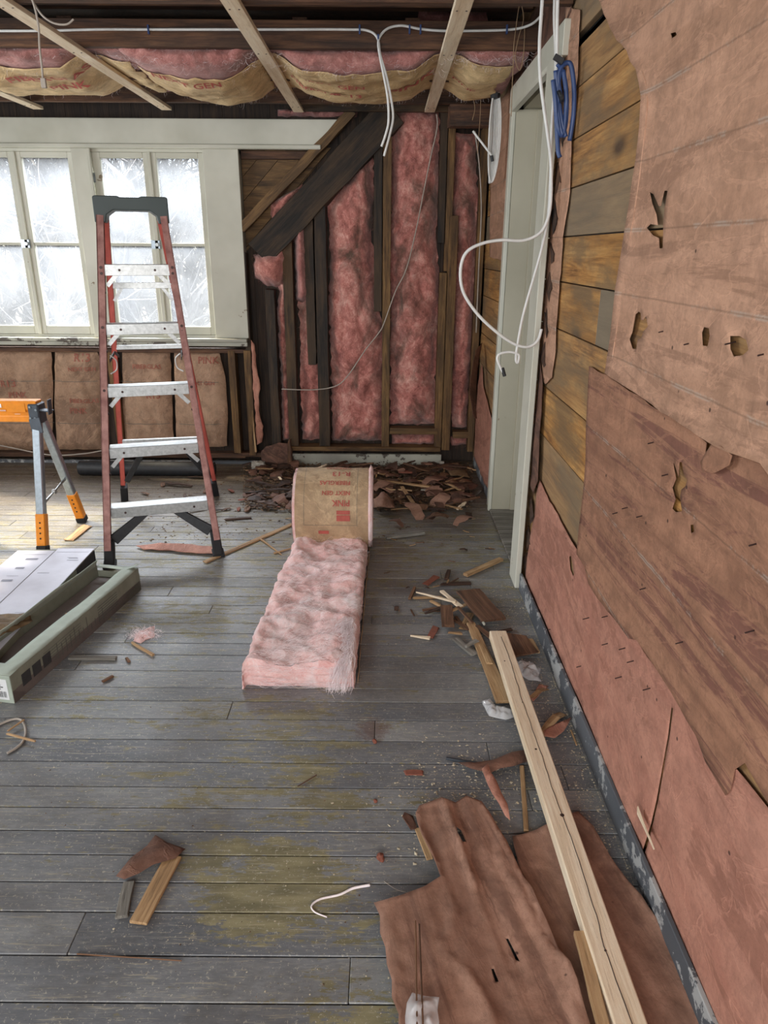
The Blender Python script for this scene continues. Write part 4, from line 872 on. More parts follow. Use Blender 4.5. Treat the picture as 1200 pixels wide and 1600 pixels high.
for s, zz in ((-1, 0), (1, 0)):                   # spreaders with a zip of white cable
    a = at(f0, t0, 1.02) if s < 0 else at(f1, t1, 1.02); b = at(r0, q0, .98) if s < 0 else at(r1, q1, .98); m_ = (a+b)/2+V((0, 0, .03))
    lum('spreader', a-face*.03-right*s*.025, m_-right*s*.025, .018, .004, 'black', la, right, bv=0); lum('spreader', m_-right*s*.03, b-right*s*.02, .018, .004, 'black', la, right, bv=0)
    tube('cable_tie_loop', [a-right*s*.03+V((0, 0, .03)), a-right*s*.055-face*.03+V((0, 0, .0)), a-right*s*.05-face*.06+V((0, 0, -.05)), a-right*s*.02-face*.05+V((0, 0, -.07))], .0035, 'cable', la)
# top cap with a shallow notch
prof = [(-.175, -.085), (-.175, .03), (-.165, .036), (-.06, .036), (-.05, .030), (.04, .030), (.05, .036), (.165, .036), (.175, .03), (.175, -.085), (.125, -.085), (.118, -.05), (.085, -.028), (-.085, -.028), (-.118, -.05), (-.125, -.085)]
bm = bmesh.new(); n = len(prof)
A = [bm.verts.new(capc+right*x+V((0, 0, z))+face*.085) for x, z in prof]; Bv = [bm.verts.new(capc+right*x*.96+V((0, 0, z))-face*.08) for x, z in prof]
bm.faces.new(A); bm.faces.new(Bv[::-1])
for i in range(n): bm.faces.new((A[i], Bv[i], Bv[(i+1) % n], A[(i+1) % n]))
bmesh.ops.recalc_face_normals(bm, faces=bm.faces[:]); lo_ = la.matrix_basis.translation
bmesh.ops.translate(bm, verts=bm.verts[:], vec=-lo_); me = bpy.data.meshes.new('top_cap'); bm.to_mesh(me); bm.free()
bev(link('top_cap', me, 'cap', la, Matrix.Translation(lo_)), .004, 2)

# ================================================================== SAWHORSE
sx, sy = -1.86, 3.78
sh_ = empty('sawhorse', (-2.3, sy, 0), 'orange steel sawhorse with galvanised folding legs, cut off by the left edge of the view', 'sawhorse')
bm = bmesh.new(); pr = [(-.035, .0), (.035, .0), (.035, -.045), (.022, -.06), (.022, -.085), (.04, -.112), (-.04, -.112), (-.022, -.085), (-.022, -.06), (-.035, -.045)]
A = [bm.verts.new((sx-.9-(-2.3), y, .79+z)) for y, z in pr]; Bv = [bm.verts.new((sx-(-2.3), y, .79+z)) for y, z in pr]
bm.faces.new(A[::-1]); bm.faces.new(Bv)
for i in range(len(pr)): bm.faces.new((A[i], A[(i+1) % len(pr)], Bv[(i+1) % len(pr)], Bv[i]))
bmesh.ops.recalc_face_normals(bm, faces=bm.faces[:]); me = bpy.data.meshes.new('crossbar'); bm.to_mesh(me); bm.free()
bev(link('crossbar', me, 'orange', sh_, sh_.matrix_basis.copy()), .003)
lum('pressed_recess', (sx-.16, sy-.036, .755), (sx-.06, sy-.036, .755), .003, .05, 'orange', sh_, bv=.001)
printed('sticker', [('r', -.26, .775, -.245, .755), ('r', -.27, .742, -.235, .7405), ('r', -.19, .785, -.183, .762), ('r', -.21, .742, -.165, .7405), ('r', -.21, .738, -.165, .7365)][1:2]+[('r', -.21, .7405, -.165, .742), ('r', -.21, .7365, -.165, .738), ('r', -.192, .755, -.185, .775), ('r', -.262, .752, -.246, .772), ('r', -.12, .720, -.09, .7215)], lambda x, z: (sx+x+.0, sy-.0375, z), 'label_white', sh_)
for x0, nm in ((sx, 1), (sx-.86, -1)):
    k = nm
    box('leg_bracket', (x0-.045, sy-.045, .665), (x0+.012, sy+.045, .775), 'bracket', sh_, .006)
    lum('leg_bracket_skirt', (x0-.015, sy-.048, .70), (x0+.0, sy-.062, .62), .06, .006, 'bracket', sh_, (0, -1, 0))
    lum('folding_hook', (x0+.012, sy-.01, .74), (x0+.07, sy-.02, .735), .05, .006, 'bracket', sh_, (0, 0, 1)); lum('folding_hook', (x0+.068, sy-.03, .72), (x0+.072, sy-.03, .80), .045, .005, 'bracket', sh_, (1, 0, 0))
    for u_, w_ in ((-.03, .76), (-.01, .70), (-.035, .70), (.0, .745)): cyl('bolt', (x0+u_, sy-.050, w_), (x0+u_, sy-.044, w_), .006, 'galv', sh_, 8, 0)
    for yy, tx in ((-.235, .02), (.24, .045)):
        a = V((x0-.012, sy+yy*.12, .68)); b = V((x0-.012+tx, sy+yy, .0)); c1 = a.lerp(b, .68)
        lum('leg_tube', a, a.lerp(b, .74), .045, .04, 'galv', sh_, (0, -1, .2), bv=.005)
        lum('leg_extension', a.lerp(b, .70), a.lerp(b, .95), .052, .046, 'orange', sh_, (0, -1, .2), bv=.005)
        for t_ in (.76, .80, .84, .88): 
            c_ = a.lerp(b, t_)+V((0, -.0235, 0)); cyl('adjustment_hole', c_, c_+V((0, -.002, 0)), .005, 'rubber', sh_, 8, 0)
        lum('leg_foot', a.lerp(b, .945), b+V((0, 0, .003)), .056, .05, 'rubber', sh_, (0, -1, .2), bv=.004)
    g = V((x0-.0, sy-.15, .24)); h_ = V((x0+.02, sy+.13, .31))
    for dz in (-.006, .006): lum('fold_strut', g+V((0, 0, dz)), h_+V((0, 0, -dz)), .006, .007, 'alu', sh_, bv=0)
    cyl('strut_hub', (g+h_)/2+V((-.01, 0, 0)), (g+h_)/2+V((.01, 0, 0)), .014, 'alu', sh_, 10)

# ================================================================== CARTONS
c1 = empty('flooring_carton', (-1.68, 2.8, 0), 'long flat pale lavender-grey carton of planks lying beside the ladder foot', 'carton')
cm = Matrix.Translation(V((-1.68, 2.8, .0))) @ Matrix.Rotation(math.radians(1), 4, 'Z')
def lb(name, lo, hi, mat, parent, mw, bv=.003):
    lo, hi = V(lo), V(hi); c = (lo+hi)/2; bm = bmesh.new(); bm_box(bm, lo-c, hi-c); me = bpy.data.meshes.new(name); bm.to_mesh(me); bm.free()
    o = link(name, me, mat, parent, mw @ Matrix.Translation(c)); return bev(o, bv) if bv else o
lb('carton_body', (-.19, -.66, 0), (.19, .58, .092), 'carton_side', c1, cm, .006)
lb('top_panel', (-.192, -.662, .093), (.0, .555, .0955), 'carton_lav', c1, cm, .002); lb('top_panel', (.004, -.662, .093), (.192, .582, .0965), 'carton_lav', c1, cm, .002)
lb('dark_end_print', (.1905, .34, .008), (.1925, .575, .088), 'ink', c1, cm, 0)
def cprint(nm, items, mw, z, mat, parent): return printed(nm, items, lambda x, y: mw @ V((x, y, z)), mat, parent)
it = [('r', -.17, .50, -.02, .503), ('r', .02, .53, .18, .533), ('r', .10, .46, .15, .464)]
for k in range(26):
    x0_ = random.choice((-.17, -.1, .03, .11)); y0_ = random.uniform(-.6, .45); it.append(('r', x0_, y0_, x0_+random.uniform(.03, .06), y0_+random.choice((.003, .006, .02))))
cprint('faint_print', it, cm, .0972, 'ink_soft', c1)
printed('side_print', [('r', -.5+.09*k, .03+.012*(k % 3), -.45+.09*k, .036+.012*(k % 3)) for k in range(9)], lambda y, z: cm @ V((.1908, y, z)), 'ink_mid', c1)
ang = math.atan2(.15, .88); c2 = empty('flooring_carton', (-1.33, 2.6, 0), 'open grey-green carton lying on the floor, its flap raised over the pale one', 'carton')
cm2 = Matrix.Translation(V((-1.365, 2.66, 0))) @ Matrix.Rotation(-ang, 4, 'Z')
w2, l0, l1, h2 = .11, -.47, .47, .115
lb('carton_floor', (-w2, l0, 0), (w2, l1, .05), 'carton_in', c2, cm2, 0)
lb('carton_side', (w2-.004, l0, 0), (w2, l1, h2), 'carton_side', c2, cm2, .003); lb('carton_side', (-w2, l0, 0), (-w2+.004, l1, h2), 'carton_side', c2, cm2, .003)
lb('carton_end', (-w2, l0-.003, 0), (w2, l0, h2), 'carton_green', c2, cm2, .004); lb('carton_end', (-w2, l1, 0), (w2, l1+.003, h2-.03), 'carton_side', c2, cm2, .003)
sheet('top_flap', torn([(w2+.001, l0), (w2+.001, l1), (w2-.068, l1), (w2-.064, .12), (w2-.072, -.1), (w2-.07, l0+.07), (-w2, l0+.065), (-w2, l0)], .002, .05), lambda u, v, h: cm2 @ V((u, v, h2+.002+h)), 'carton_green', .03, (), .003, c2, lambda u, v, d: .004*noise.noise(V((u*20, v*6, 0))))
sheet('raised_flap', torn([(0, l0+.02), (0, l1-.01), (.075, l1-.02), (.085, .1), (.08, -.2), (.085, l0+.03)], .003, .05), lambda u, v, h: cm2 @ V((-w2-.012+u*.45, v, h2-.03+u*.85+h)), 'carton_green', .03, (), .003, c2, lambda u, v, d: .006*noise.noise(V((u*10, v*5, 2))))
sheet('end_flap', torn([(-w2+.02, l1), (w2, l1), (w2, l1+.03), (-w2+.02, l1+.03)], .002, .05), lambda u, v, h: cm2 @ V((u, v-.03, h2+.002+max(0, u-.08)*.6)), 'carton_green', .02, (), .002, c2)
lb('plank_inside', (-w2+.012, l0+.01, .051), (w2-.02, l1-.02, .060), 'carton_in', c2, cm2, .001)
for k in range(3): printed('square_panel', [('r', l0+.055+k*.062, .035, l0+.105+k*.062, .085)], lambda y, z: cm2 @ V((w2+.0012, y, z)), 'ink', c2)
it = []
for k in range(12): it.append(('r', -.2+k*.03, .02, -.195+k*.03, .02+random.uniform(.03, .08)))
for k in range(6): it.append(('r', .1, .03+k*.012, .26, .034+k*.012)); it.append(('r', -.28, .03+k*.012, -.03, .0325+k*.012))
printed('side_print', it, lambda y, z: cm2 @ V((w2+.0011, y, z)), 'ink_mid', c2)
lb('shipping_label', (.005, l0-.0045, .015), (w2-.015, l0-.003, .10), 'label_white', c2, cm2, 0)
it = [('r', .012+k*.006, .025, .012+k*.006+random.choice((.002, .003)), .05) for k in range(13)]+[('r', .012, .058+.008*k, .06+random.uniform(0, .02), .062+.008*k) for k in range(5)]
printed('barcode', it, lambda x, z: cm2 @ V((x, l0-.0055, z)), 'ink', c2)
T(lum('wood_offcut', cm2 @ V((-.02, .06, .066)), cm2 @ V((.03, .09, .066)), .028, .008, 'tan_scrap', None, rag=.1), 'small tan offcut lying inside the open grey-green carton', 'offcut')
bp = torn([(-1.87, 2.28), (-1.52, 2.36), (-1.44, 2.58), (-1.50, 2.66), (-1.60, 2.62), (-1.72, 2.60), (-1.86, 2.52)], .01, .03)
o = sheet('brown_paper', bp, lambda x, y, h: (x, y, .10+h), 'brown_paper', .018, (), .0012, None, lambda x, y, d: .004+.055*math.exp(-((x+1.62)**2+(y-2.48)**2)/.014)+.02*abs(noise.noise(V((x*17, y*17, 0))))+.012*abs(noise.noise(V((x*40, y*40, 2)))))
T(o, 'crumpled brown wrapping paper on the near end of the pale carton', 'paper')
p0, p1 = F(126, 742), F(338, 744)
rl = empty('underlay_roll', ((p0.x+p1.x)/2, 4.97, 0), 'long black roll of underlay on the floor below the windows', 'roll')
cyl('rolled_sheet', (p0.x, 4.97, .053), (p1.x-.01, 4.97, .053), .052, 'black', rl, 28, .003); cyl('core_tube', (p1.x-.011, 4.97, .053), (p1.x-.006, 4.97, .053), .025, 'bracket', rl, 20, 0)

# ================================================================== LUMBER AND PAPER ON THE FLOOR
a = F(778, 985, .085); b = F(1000, 1640, .06)
o = T(lum('stud_board', a+V((0, 0, -.018)), b+V((0, 0, -.018)), .070, .036, 'new_pine', None, bv=.003, n=24), 'long fresh pine two-by-four with a wandering crack, lying along the right wall', 'board')
mw, L = frame(a, b); cpts = []
for i in range(60):
    f = i/59; cpts.append(mw @ V((-L/2+.05+f*(L-.06), .004+.012*noise.noise(V((f*5, 0, 3)))+.004*noise.noise(V((f*25, 0, 1))), .0004)))
tube('drying_crack', cpts, .0011, 'rivet', o, 1, 5)
for f, s in ((.14, .003), (.30, .002), (.62, .006), (.45, .004), (.87, .003)):
    c = mw @ V((-L/2+f*L, random.uniform(-.02, .02), .0)); cyl('knot', c+V((0, 0, -.002)), c+V((0, 0, .0006)), s, 'dark_scrap', o, 10, 0)
def fpoly(px, z=0.): return [(F(x, y, z).x, F(x, y, z).y) for x, y in px]
def flatpaper(name, px, mat, label, cat, z=.004, ridges=((1, 0), ), amp=.008, step=.02, edge=.006, rag=.005, holes=(), dirn=None, flex=None, thick=.0014):
    poly = torn(fpoly(px, z), rag, .035); sd = random.random()*60
    dx, dy = dirn or (1, 0)
    def h(x, y, d):
        t = x*dx+y*dy; r = 0
        r += amp*(noise.noise(V((t*14, (x*dy-y*dx)*1.3, sd)))+.5*noise.noise(V((t*34, (x*dy-y*dx)*2.5, sd+4))))
        r += amp*.9*(1-min(1, abs(noise.noise(V((t*9+.6*noise.noise(V((x*5, y*5, 1))), (x*dy-y*dx)*.8, sd+9))))*7))**2
        r += .3*amp*noise.noise(V((x*40, y*40, sd)))+edge*math.exp(-d/.02)*(.5+noise.noise(V((x*12, y*12, sd))))
        if flex: r += flex(x, y, d)
        return max(.0015, r+amp*.9)
    o = sheet(name, poly, lambda x, y, hh: (x, y, z+hh), mat, step, [fpoly(hh_, z) for hh_ in holes], thick, None, h); return T(o, label, cat)
u = (F(915, 1600)-F(775, 1290)).normalized(); nrm = (u.y, -u.x)
ridge_lines = [(F(775, 1275), F(920, 1600)), (F(690, 1262), F(740, 1400))]
def rfl(x, y, d):
    r = 0
    for a_, b_ in ridge_lines:
        v_ = (b_-a_); t = ((x-a_.x)*v_.x+(y-a_.y)*v_.y)/v_.length_squared; t = max(0, min(1, t)); dd = math.hypot(x-a_.x-v_.x*t, y-a_.y-v_.y*t); r += .016*math.exp(-(dd/.008)**2)
    return r+.012*math.exp(-((x-F(712, 1325).x)**2+(y-F(712, 1325).y)**2)/.0016)
flatpaper('building_paper', [(800, 1312), (835, 1300), (872, 1288), (903, 1274), (925, 1300), (952, 1345), (1000, 1410), (1045, 1475), (1085, 1540), (1130, 1640), (1140, 1720), (880, 1720), (870, 1600), (830, 1450)], 'rosin_floor', 'wide brown building paper sheet half under the long pine board', 'building paper', .006, amp=.010, step=.014, dirn=nrm, edge=.012, flex=lambda x, y, d: .03*math.exp(-((x-.66)/.06)**2)*math.exp(-((y-1.15)/.2)**2)*0)
flatpaper('building_paper', [(655, 1262), (690, 1258), (728, 1250), (752, 1260), (765, 1278), (778, 1300), (800, 1340), (850, 1440), (900, 1545), (925, 1620), (960, 1720), (640, 1720), (612, 1540), (584, 1416), (625, 1407), (662, 1394), (688, 1376), (680, 1355), (668, 1330), (652, 1292)], 'rosin_floor', 'large rippled brown building paper sheet with torn end and long ridge, lower right', 'building paper', .022, amp=.011, step=.013, rag=.010, dirn=nrm, edge=.008, flex=rfl, holes=[[(712, 1303), (720, 1303), (728, 1320), (722, 1326), (714, 1318)], [(767, 1517), (771, 1517), (779, 1538), (774, 1538)], [(790, 1468), (794, 1468), (812, 1505), (806, 1502)]])
flatpaper('paper_strip', [(715, 1195), (740, 1196), (770, 1192), (800, 1180), (826, 1176), (829, 1192), (800, 1203), (765, 1210), (735, 1206)], 'bark', 'dark curled strip of building paper crossing under the pine board', 'paper strip', .004, amp=.006, flex=lambda x, y, d: .02*min(1, d/.03))
flatpaper('paper_strip', [(752, 1212), (762, 1203), (775, 1230), (792, 1268), (796, 1295), (788, 1285), (768, 1250)], 'rosin_low', 'narrow upright pink strip of paper beside the torn end of the rippled sheet', 'paper strip', .004, amp=.004, flex=lambda x, y, d: .02)
flatpaper('paper_strip', [(212, 855), (250, 850), (300, 852), (345, 858), (340, 868), (300, 866), (260, 862), (225, 860)], 'rosin_low', 'flat salmon paper strip lying at the right foot of the ladder', 'paper strip', .003, amp=.004)
flatpaper('paper_scrap', [(182, 1374), (205, 1345), (230, 1325), (243, 1307), (262, 1322), (290, 1330), (275, 1345), (240, 1357), (218, 1370), (195, 1378)], 'bark', 'curled brown paper scrap behind the two small wood strips on the left floor', 'paper scrap', .003, amp=.008, flex=lambda x, y, d: .012*min(1, d/.03), step=.012)
flatpaper('paper_scrap', [(848, 1150), (866, 1138), (892, 1128), (880, 1148), (866, 1160), (850, 1158)], 'rosin_low', 'pink paper scrap beside the curled tan shaving near the right wall', 'paper scrap', .003, amp=.006, step=.012, flex=lambda x, y, d: .01)
flatpaper('paper_scrap', [(828, 1092), (842, 1072), (857, 1075), (845, 1085), (833, 1098)], 'rosin_low', 'small pink paper curl under the plastic bag by the pine board', 'paper scrap', .003, amp=.004, step=.01)
flatpaper('paper_scrap', [(632, 1272), (645, 1276), (652, 1296), (642, 1300), (628, 1280)], 'bark', 'dark paper sliver off the corner of the rippled sheet', 'paper scrap', .003, amp=.003, step=.01)
def bit(name, x0, y0, x1, y1, w, t, mat, label, cat, z=.0, rag=.12, taper=(1, 1), z2=None, bend=0.):
    a = F(x0, y0, z); b = F(x1, y1, z if z2 is None else z2); a.z += t/2+.0015; b.z += t/2+.0015
    return T(lum(name, a, b, w, t, mat, None, rag=rag, taper=taper, bend=bend), label, cat)
bit('wood_shim', 216, 1446, 272, 1340, .045, .009, 'tan_scrap', 'pale orange-tan wood shim on the open floor, lower left', 'wood strip', rag=.03)
bit('wood_chip', 190, 1436, 202, 1380, .03, .008, 'grey_scrap', 'short grey-painted chip beside the tan shim', 'wood chip', rag=.08)
bit('splinter', 120, 1492, 284, 1503, .006, .004, 'brown_scrap', 'long thin brown splinter in a floor seam near the bottom left', 'splinter', taper=(.3, .3))
bit('splinter', 465, 1230, 495, 1212, .004, .003, 'dark_scrap', 'tiny dark splinter alone on the open floor above the worn patch', 'splinter')
bit('wood_stick', 905, 1462, 950, 1640, .026, .014, 'tan_scrap', 'narrow tan stick lying on brown paper left of the pine board', 'stick', z=.04)
bit('wood_stick', 815, 1200, 822, 1302, .014, .01, 'tan_scrap', 'upright tan stick between the paper strip and the pine board', 'stick', rag=.05)
bit('metal_rod', 649, 1440, 652, 1640, .004, .004, 'brown_scrap', 'left one of two thin brown rods on the rippled paper', 'rod', z=.062, rag=0)
bit('metal_rod', 655, 1445, 662, 1640, .004, .004, 'brown_scrap', 'right one of two thin brown rods on the rippled paper', 'rod', z=.062, rag=0)
bit('metal_rod', 697, 1187, 752, 1196, .010, .008, 'bracket', 'short dark grey rod lying against the curled paper strip', 'rod', rag=0)
bit('wood_stick', 320, 880, 458, 820, .03, .008, 'tan_scrap', 'long tan lath pointing from the roll to the ladder foot', 'lath', rag=.1)
bit('splinter', 405, 842, 440, 868, .012, .008, 'tan_scrap', 'pale splinter crossing below the long lath', 'splinter', rag=.1, taper=(1, .4))
bit('splinter', 428, 866, 456, 858, .014, .008, 'tan_scrap', 'pale splinter tucked against the edge of the pink batt', 'splinter', taper=(1, .4))
bit('splinter', 352, 813, 393, 810, .025, .008, 'dark_scrap', 'flat dark splinter on the floor left of the roll', 'splinter')
bit('wood_chip', 108, 845, 138, 822, .06, .008, 'tan_scrap', 'tan wood chip by the rear sawhorse foot', 'wood chip', rag=.2)
bit('wood_stick', 108, 1030, 182, 1031, .022, .012, 'grey_scrap', 'grey stick projecting from under the open carton', 'stick', rag=.04)
bit('wood_chip', 160, 1067, 177, 1058, .012, .008, 'brown_scrap', 'small brown chip in front of the open carton', 'wood chip')
bit('wood_chip', 198, 1030, 202, 1036, .012, .008, 'brown_scrap', 'tiny brown chip right of the grey stick', 'wood chip')
bit('wood_stick', 206, 1006, 240, 1026, .016, .010, 'tan_scrap', 'pale pointed stick by the pink fibre tuft', 'stick', taper=(.6, .8))
bit('wood_chip', 632, 1208, 661, 1209, .022, .004, 'red_chip', 'rust red chip in the middle of the grey floor', 'chip', rag=.25)
for x, y, s, lb_ in ((595, 1343, .011, 'brown crumbly nub on the floor left of the building paper'), (586, 1253, .006, 'small round brown nub above the crumbly one'), (585, 1160, .008, 'little dark clump on the floor in front of the batt')):
    p = F(x, y); bm = bmesh.new(); bmesh.ops.create_icosphere(bm, subdivisions=3, radius=s)
    for v_ in bm.verts: v_.co *= 1+.5*noise.noise(v_.co*120); v_.co.z = max(-s*.6, v_.co.z)
    me = bpy.data.meshes.new('debris_nub'); bm.to_mesh(me); bm.free(); T(link('debris_nub', me, 'red_chip', None, Matrix.Translation(p+V((0, 0, s*.6)))), lb_, 'debris')
# the small heap by the doorway
bit('wood_stick', 727, 901, 783, 876, .03, .016, 'tan_scrap', 'tan stick with square ends near the foot of the near door casing', 'stick', rag=.03)
bit('broken_board', 731, 925, 772, 972, .115, .012, 'brown_scrap', 'dark brown tongued board with a white edge on top of the small heap', 'board', z=.03, rag=.05)
bit('broken_board', 724, 932, 757, 978, .008, .012, 'white_worn', 'thin white-painted sliver along the left edge of the dark brown board', 'sliver', z=.028, rag=.02)
bit('broken_board', 697, 950, 700, 981, .055, .014, 'brown_scrap', 'small square brown offcut standing out of the heap', 'offcut', z=.015, rag=.04)
bit('broken_board', 735, 976, 788, 1100, .06, .012, 'tan_scrap', 'tan board with a pointed end beside the top of the pine board', 'board', z=.006, rag=.06, taper=(.6, 1))
bit('broken_board', 805, 995, 822, 1024, .10, .012, 'brown_scrap', 'brown board offcut right of the top of the pine board', 'offcut', z=.01, rag=.2)
bit('broken_board', 826, 1000, 838, 1022, .03, .008, 'tan_scrap', 'tan sliver against the brown offcut nearest the wall', 'sliver', z=.006, rag=.2)
bit('broken_board', 712, 1000, 742, 1025, .035, .010, 'grey_scrap', 'grey-edged offcut at the left foot of the small heap', 'offcut', rag=.06)
bit('splinter', 650, 927, 712, 942, .02, .008, 'new_pine', 'long pale splinter at the upper left of the small heap', 'splinter', z=.02, taper=(.15, 1))
bit('splinter', 640, 938, 648, 920, .014, .012, 'brown_scrap', 'short dark stub at the left tip of the small heap', 'stub')
bit('splinter', 645, 936, 690, 935, .016, .008, 'tan_scrap', 'tan lath lying left to right behind the pale splinter', 'lath')
bit('splinter', 641, 995, 672, 999, .022, .008, 'new_pine', 'pale wedge-shaped sliver alone left of the heap', 'sliver', taper=(.2, 1), rag=.03)
bit('wood_chip', 672, 998, 682, 980, .03, .006, 'red_chip', 'reddish oval bark chip behind the pale wedge', 'bark chip', rag=.3)
bit('wood_chip', 664, 915, 682, 903, .035, .008, 'red_chip', 'reddish bark curl above the small heap', 'bark chip', rag=.3)
bit('wood_chip', 697, 907, 701, 894, .02, .012, 'dark_scrap', 'black bark stub behind the reddish curl', 'bark chip', rag=.3)
bit('wood_chip', 690, 915, 735, 912, .03, .006, 'dark_scrap', 'flat dark bark strip right of the reddish curl', 'bark chip', rag=.4)
bit('wood_shaving', 846, 1150, 880, 1116, .03, .003, 'tan_scrap', 'curled tan wood shaving right of the pine board', 'shaving', bend=.02)
bit('wood_chip', 829, 1092, 855, 1077, .018, .003, 'tan_scrap', 'tan curl of bark above the pink scrap', 'bark chip', z=.003, bend=.012)
bit('splinter', 892, 1142, 901, 1166, .006, .004, 'tan_scrap', 'thin tan splinter beside the grey strip at the wall', 'splinter')
bit('wood_shim', 653, 1296, 672, 1345, .02, .006, 'tan_scrap', 'pale slat edge peeking from under the torn rippled sheet', 'slat')
heap = [(700, 958, 742, 940), (705, 968, 735, 985), (715, 950, 738, 975), (690, 925, 720, 950), (660, 955, 705, 948), (722, 985, 735, 960), (700, 990, 722, 992), (745, 980, 770, 1000), (672, 940, 705, 958), (728, 1012, 745, 1002), (712, 965, 728, 985), (770, 990, 800, 985), (752, 1010, 765, 1040), (664, 960, 690, 950)]
mats = ['tan_scrap', 'brown_scrap', 'brown_scrap', 'new_pine', 'brown_scrap', 'tan_scrap', 'tan_scrap', 'brown_scrap', 'tan_scrap', 'grey_scrap', 'brown_scrap', 'dark_scrap', 'tan_scrap', 'dark_scrap']
for i, (q, mt) in enumerate(zip(heap, mats)):
    o = bit('wood_splinter', *q, random.uniform(.014, .035), random.uniform(.005, .010), mt, {'tan_scrap': 'tan', 'brown_scrap': 'brown', 'new_pine': 'pale', 'grey_scrap': 'grey', 'dark_scrap': 'blackish'}[mt]+' broken splinter in the small heap of boards by the doorway', 'splinter', z=random.uniform(0, .02), rag=.15, taper=(random.uniform(.3, 1), 1)); o['group'] = o['label'].split()[0]+' splinters of the small heap by the doorway'
# clear plastic
def bag(px, label, z=.004, hgt=.025):
    poly = torn(fpoly(px, z), .004, .02); sd = random.random()*50
    o = sheet('plastic_wrap', poly, lambda x, y, h: (x, y, z+h), 'poly', .007, (), .0004, None, lambda x, y, d: .002+hgt*min(1, d/.02)*(.35+1.1*abs(noise.noise(V((x*38, y*38, sd)))))+.008*abs(noise.noise(V((x*90, y*90, sd))))); return T(o, label, 'plastic wrap')
bag([(808, 1035), (830, 1036), (845, 1046), (842, 1058), (846, 1066), (826, 1064), (812, 1054)], 'crumpled clear plastic wrap right of the pine board')
bag([(753, 1096), (766, 1094), (775, 1104), (802, 1112), (803, 1122), (790, 1126), (764, 1120)], 'crumpled clear plastic wrap left of the pine board')
bag([(644, 1552), (686, 1562), (684, 1620), (628, 1640), (633, 1590)], 'clear plastic bag on the rippled paper at the bottom of the view', .05, .015)
# small fibre tuft, wire offcuts, thread
p = F(225, 993); seeds = [(p+V((random.gauss(0, .03), random.gauss(0, .018), random.uniform(0, .012))), (random.uniform(-1, 1), random.uniform(-.6, .6), random.uniform(-.05, .15)), random.uniform(.012, .03), .9) for _ in range(500)]
e = empty('fibre_tuft', p, 'little pink fibre tuft on the floor right of the open carton', 'fibre tuft'); strands('loose_fibres', seeds, 'strand', e, .0008)
sheet('wool_core', torn(fpoly([(208, 1002), (212, 990), (226, 984), (242, 978), (241, 996), (228, 1000), (220, 1006)]), .004, .012), lambda x, y, h: (x, y, .001+h), 'batt_front', .008, (), 0, e, lambda x, y, d: .012*min(1, d/.015)*(1+noise.noise(V((x*60, y*60, 0)))))
a = [F(x, y, .004) for x, y in ((-30, 1150), (-5, 1134), (20, 1124), (34, 1126), (40, 1142), (36, 1158), (26, 1168), (11, 1177))]
T(tube('cable_offcut', a, .0042, 'cable_grey'), 'looped offcut of dusty cable at the left edge of the floor', 'cable')
bit('wood_stick', 11, 1148, 56, 1160, .008, .006, 'tan_scrap', 'thin reddish stick lying through the cable offcut', 'stick', z=.006); bit('wood_stick', 12, 1144, 38, 1126, .007, .005, 'tan_scrap', 'second thin stick leaning across the cable offcut', 'stick', z=.010)
a = [F(x, y, .003) for x, y in ((511, 1433), (492, 1425), (487, 1415), (500, 1405), (530, 1398), (552, 1388), (578, 1383))]
T(tube('thread', a, .0016, 'strand', taper=2.2), 'wisp of white thread on the worn floor left of the building paper', 'thread')
T(tube('thread', [F(x, y, .002) for x, y in ((600, 1377), (620, 1390), (648, 1398))], .0008, 'cable_grey'), 'fine thread running to the corner of the building paper', 'thread')

# ================================================================== DEBRIS ALONG THE BACK WALL
def chip_proto(name, L, w, t, mat, curl=0., label=None, cat=None, group=None):
    n = 8; vs = []; sd = random.random()*99
    for i in range(n+1):
        f = i/n; wk = w*(.35+.65*math.sin(math.pi*min(1, .15+f*.75)))*(1+.5*noise.noise(V((f*6, sd, 0)))); z = curl*math.sin(math.pi*f)+t*noise.noise(V((f*4, sd, 3)))
        yo = .15*w*noise.noise(V((f*7, sd, 8)))
        for a, b in ((-.5, 0), (.5, 0), (.5, 1), (-.5, 1)): vs.append(((f-.5)*L+(.2*w*noise.noise(V((a*9, sd, b))) if i in (0, n) else 0), a*wk+yo, b*t+z+abs(a)*curl*.6))
    fs = [(3, 2, 1, 0), (n*4, n*4+1, n*4+2, n*4+3)]
    for i in range(n):
        for q in range(4): fs.append((i*4+q, i*4+(q+1) % 4, i*4+4+(q+1) % 4, i*4+4+q))
    return T(link(name, mesh(name, vs, fs), mat), label, cat, group)
protos = {}
def scatter(kind, count, pick, zmax, tilt, spec, label, cat, group, lo=.6, hi=1.4, along=None):
    ps = [chip_proto(kind, *sp, label, cat, group) for sp in spec]; used = set()
    for i in range(count):
        p = ps[i % len(ps)]
        o = p if id(p) not in used else p.copy()
        if o is not p: COL.objects.link(o)
        used.add(id(p)); x, y = pick(); side = 'left' if x < -.28 else 'right'; mt = {'dark_scrap': 'blackish', 'brown_scrap': 'brown', 'bark': 'reddish-brown', 'tan_scrap': 'tan', 'new_pine': 'pale yellow', 'red_chip': 'rust red', 'rosin_floor': 'papery'}.get(spec[i % len(ps)][3], 'brown')
        o['label'] = label.replace('@C', mt).replace('@S', side); o['group'] = group+', '+mt+' '+side; s = random.uniform(lo, hi); a = random.uniform(0, math.pi*2) if along is None else along+random.gauss(0, .5)
        o.matrix_basis = Matrix.Translation((x, y, random.uniform(.001, zmax)+.003)) @ Matrix.Rotation(a, 4, 'Z') @ Matrix.Rotation(random.gauss(0, tilt), 4, 'Y') @ Matrix.Rotation(random.gauss(0, tilt), 4, 'X') @ Matrix.Diagonal((s, s, s, 1))
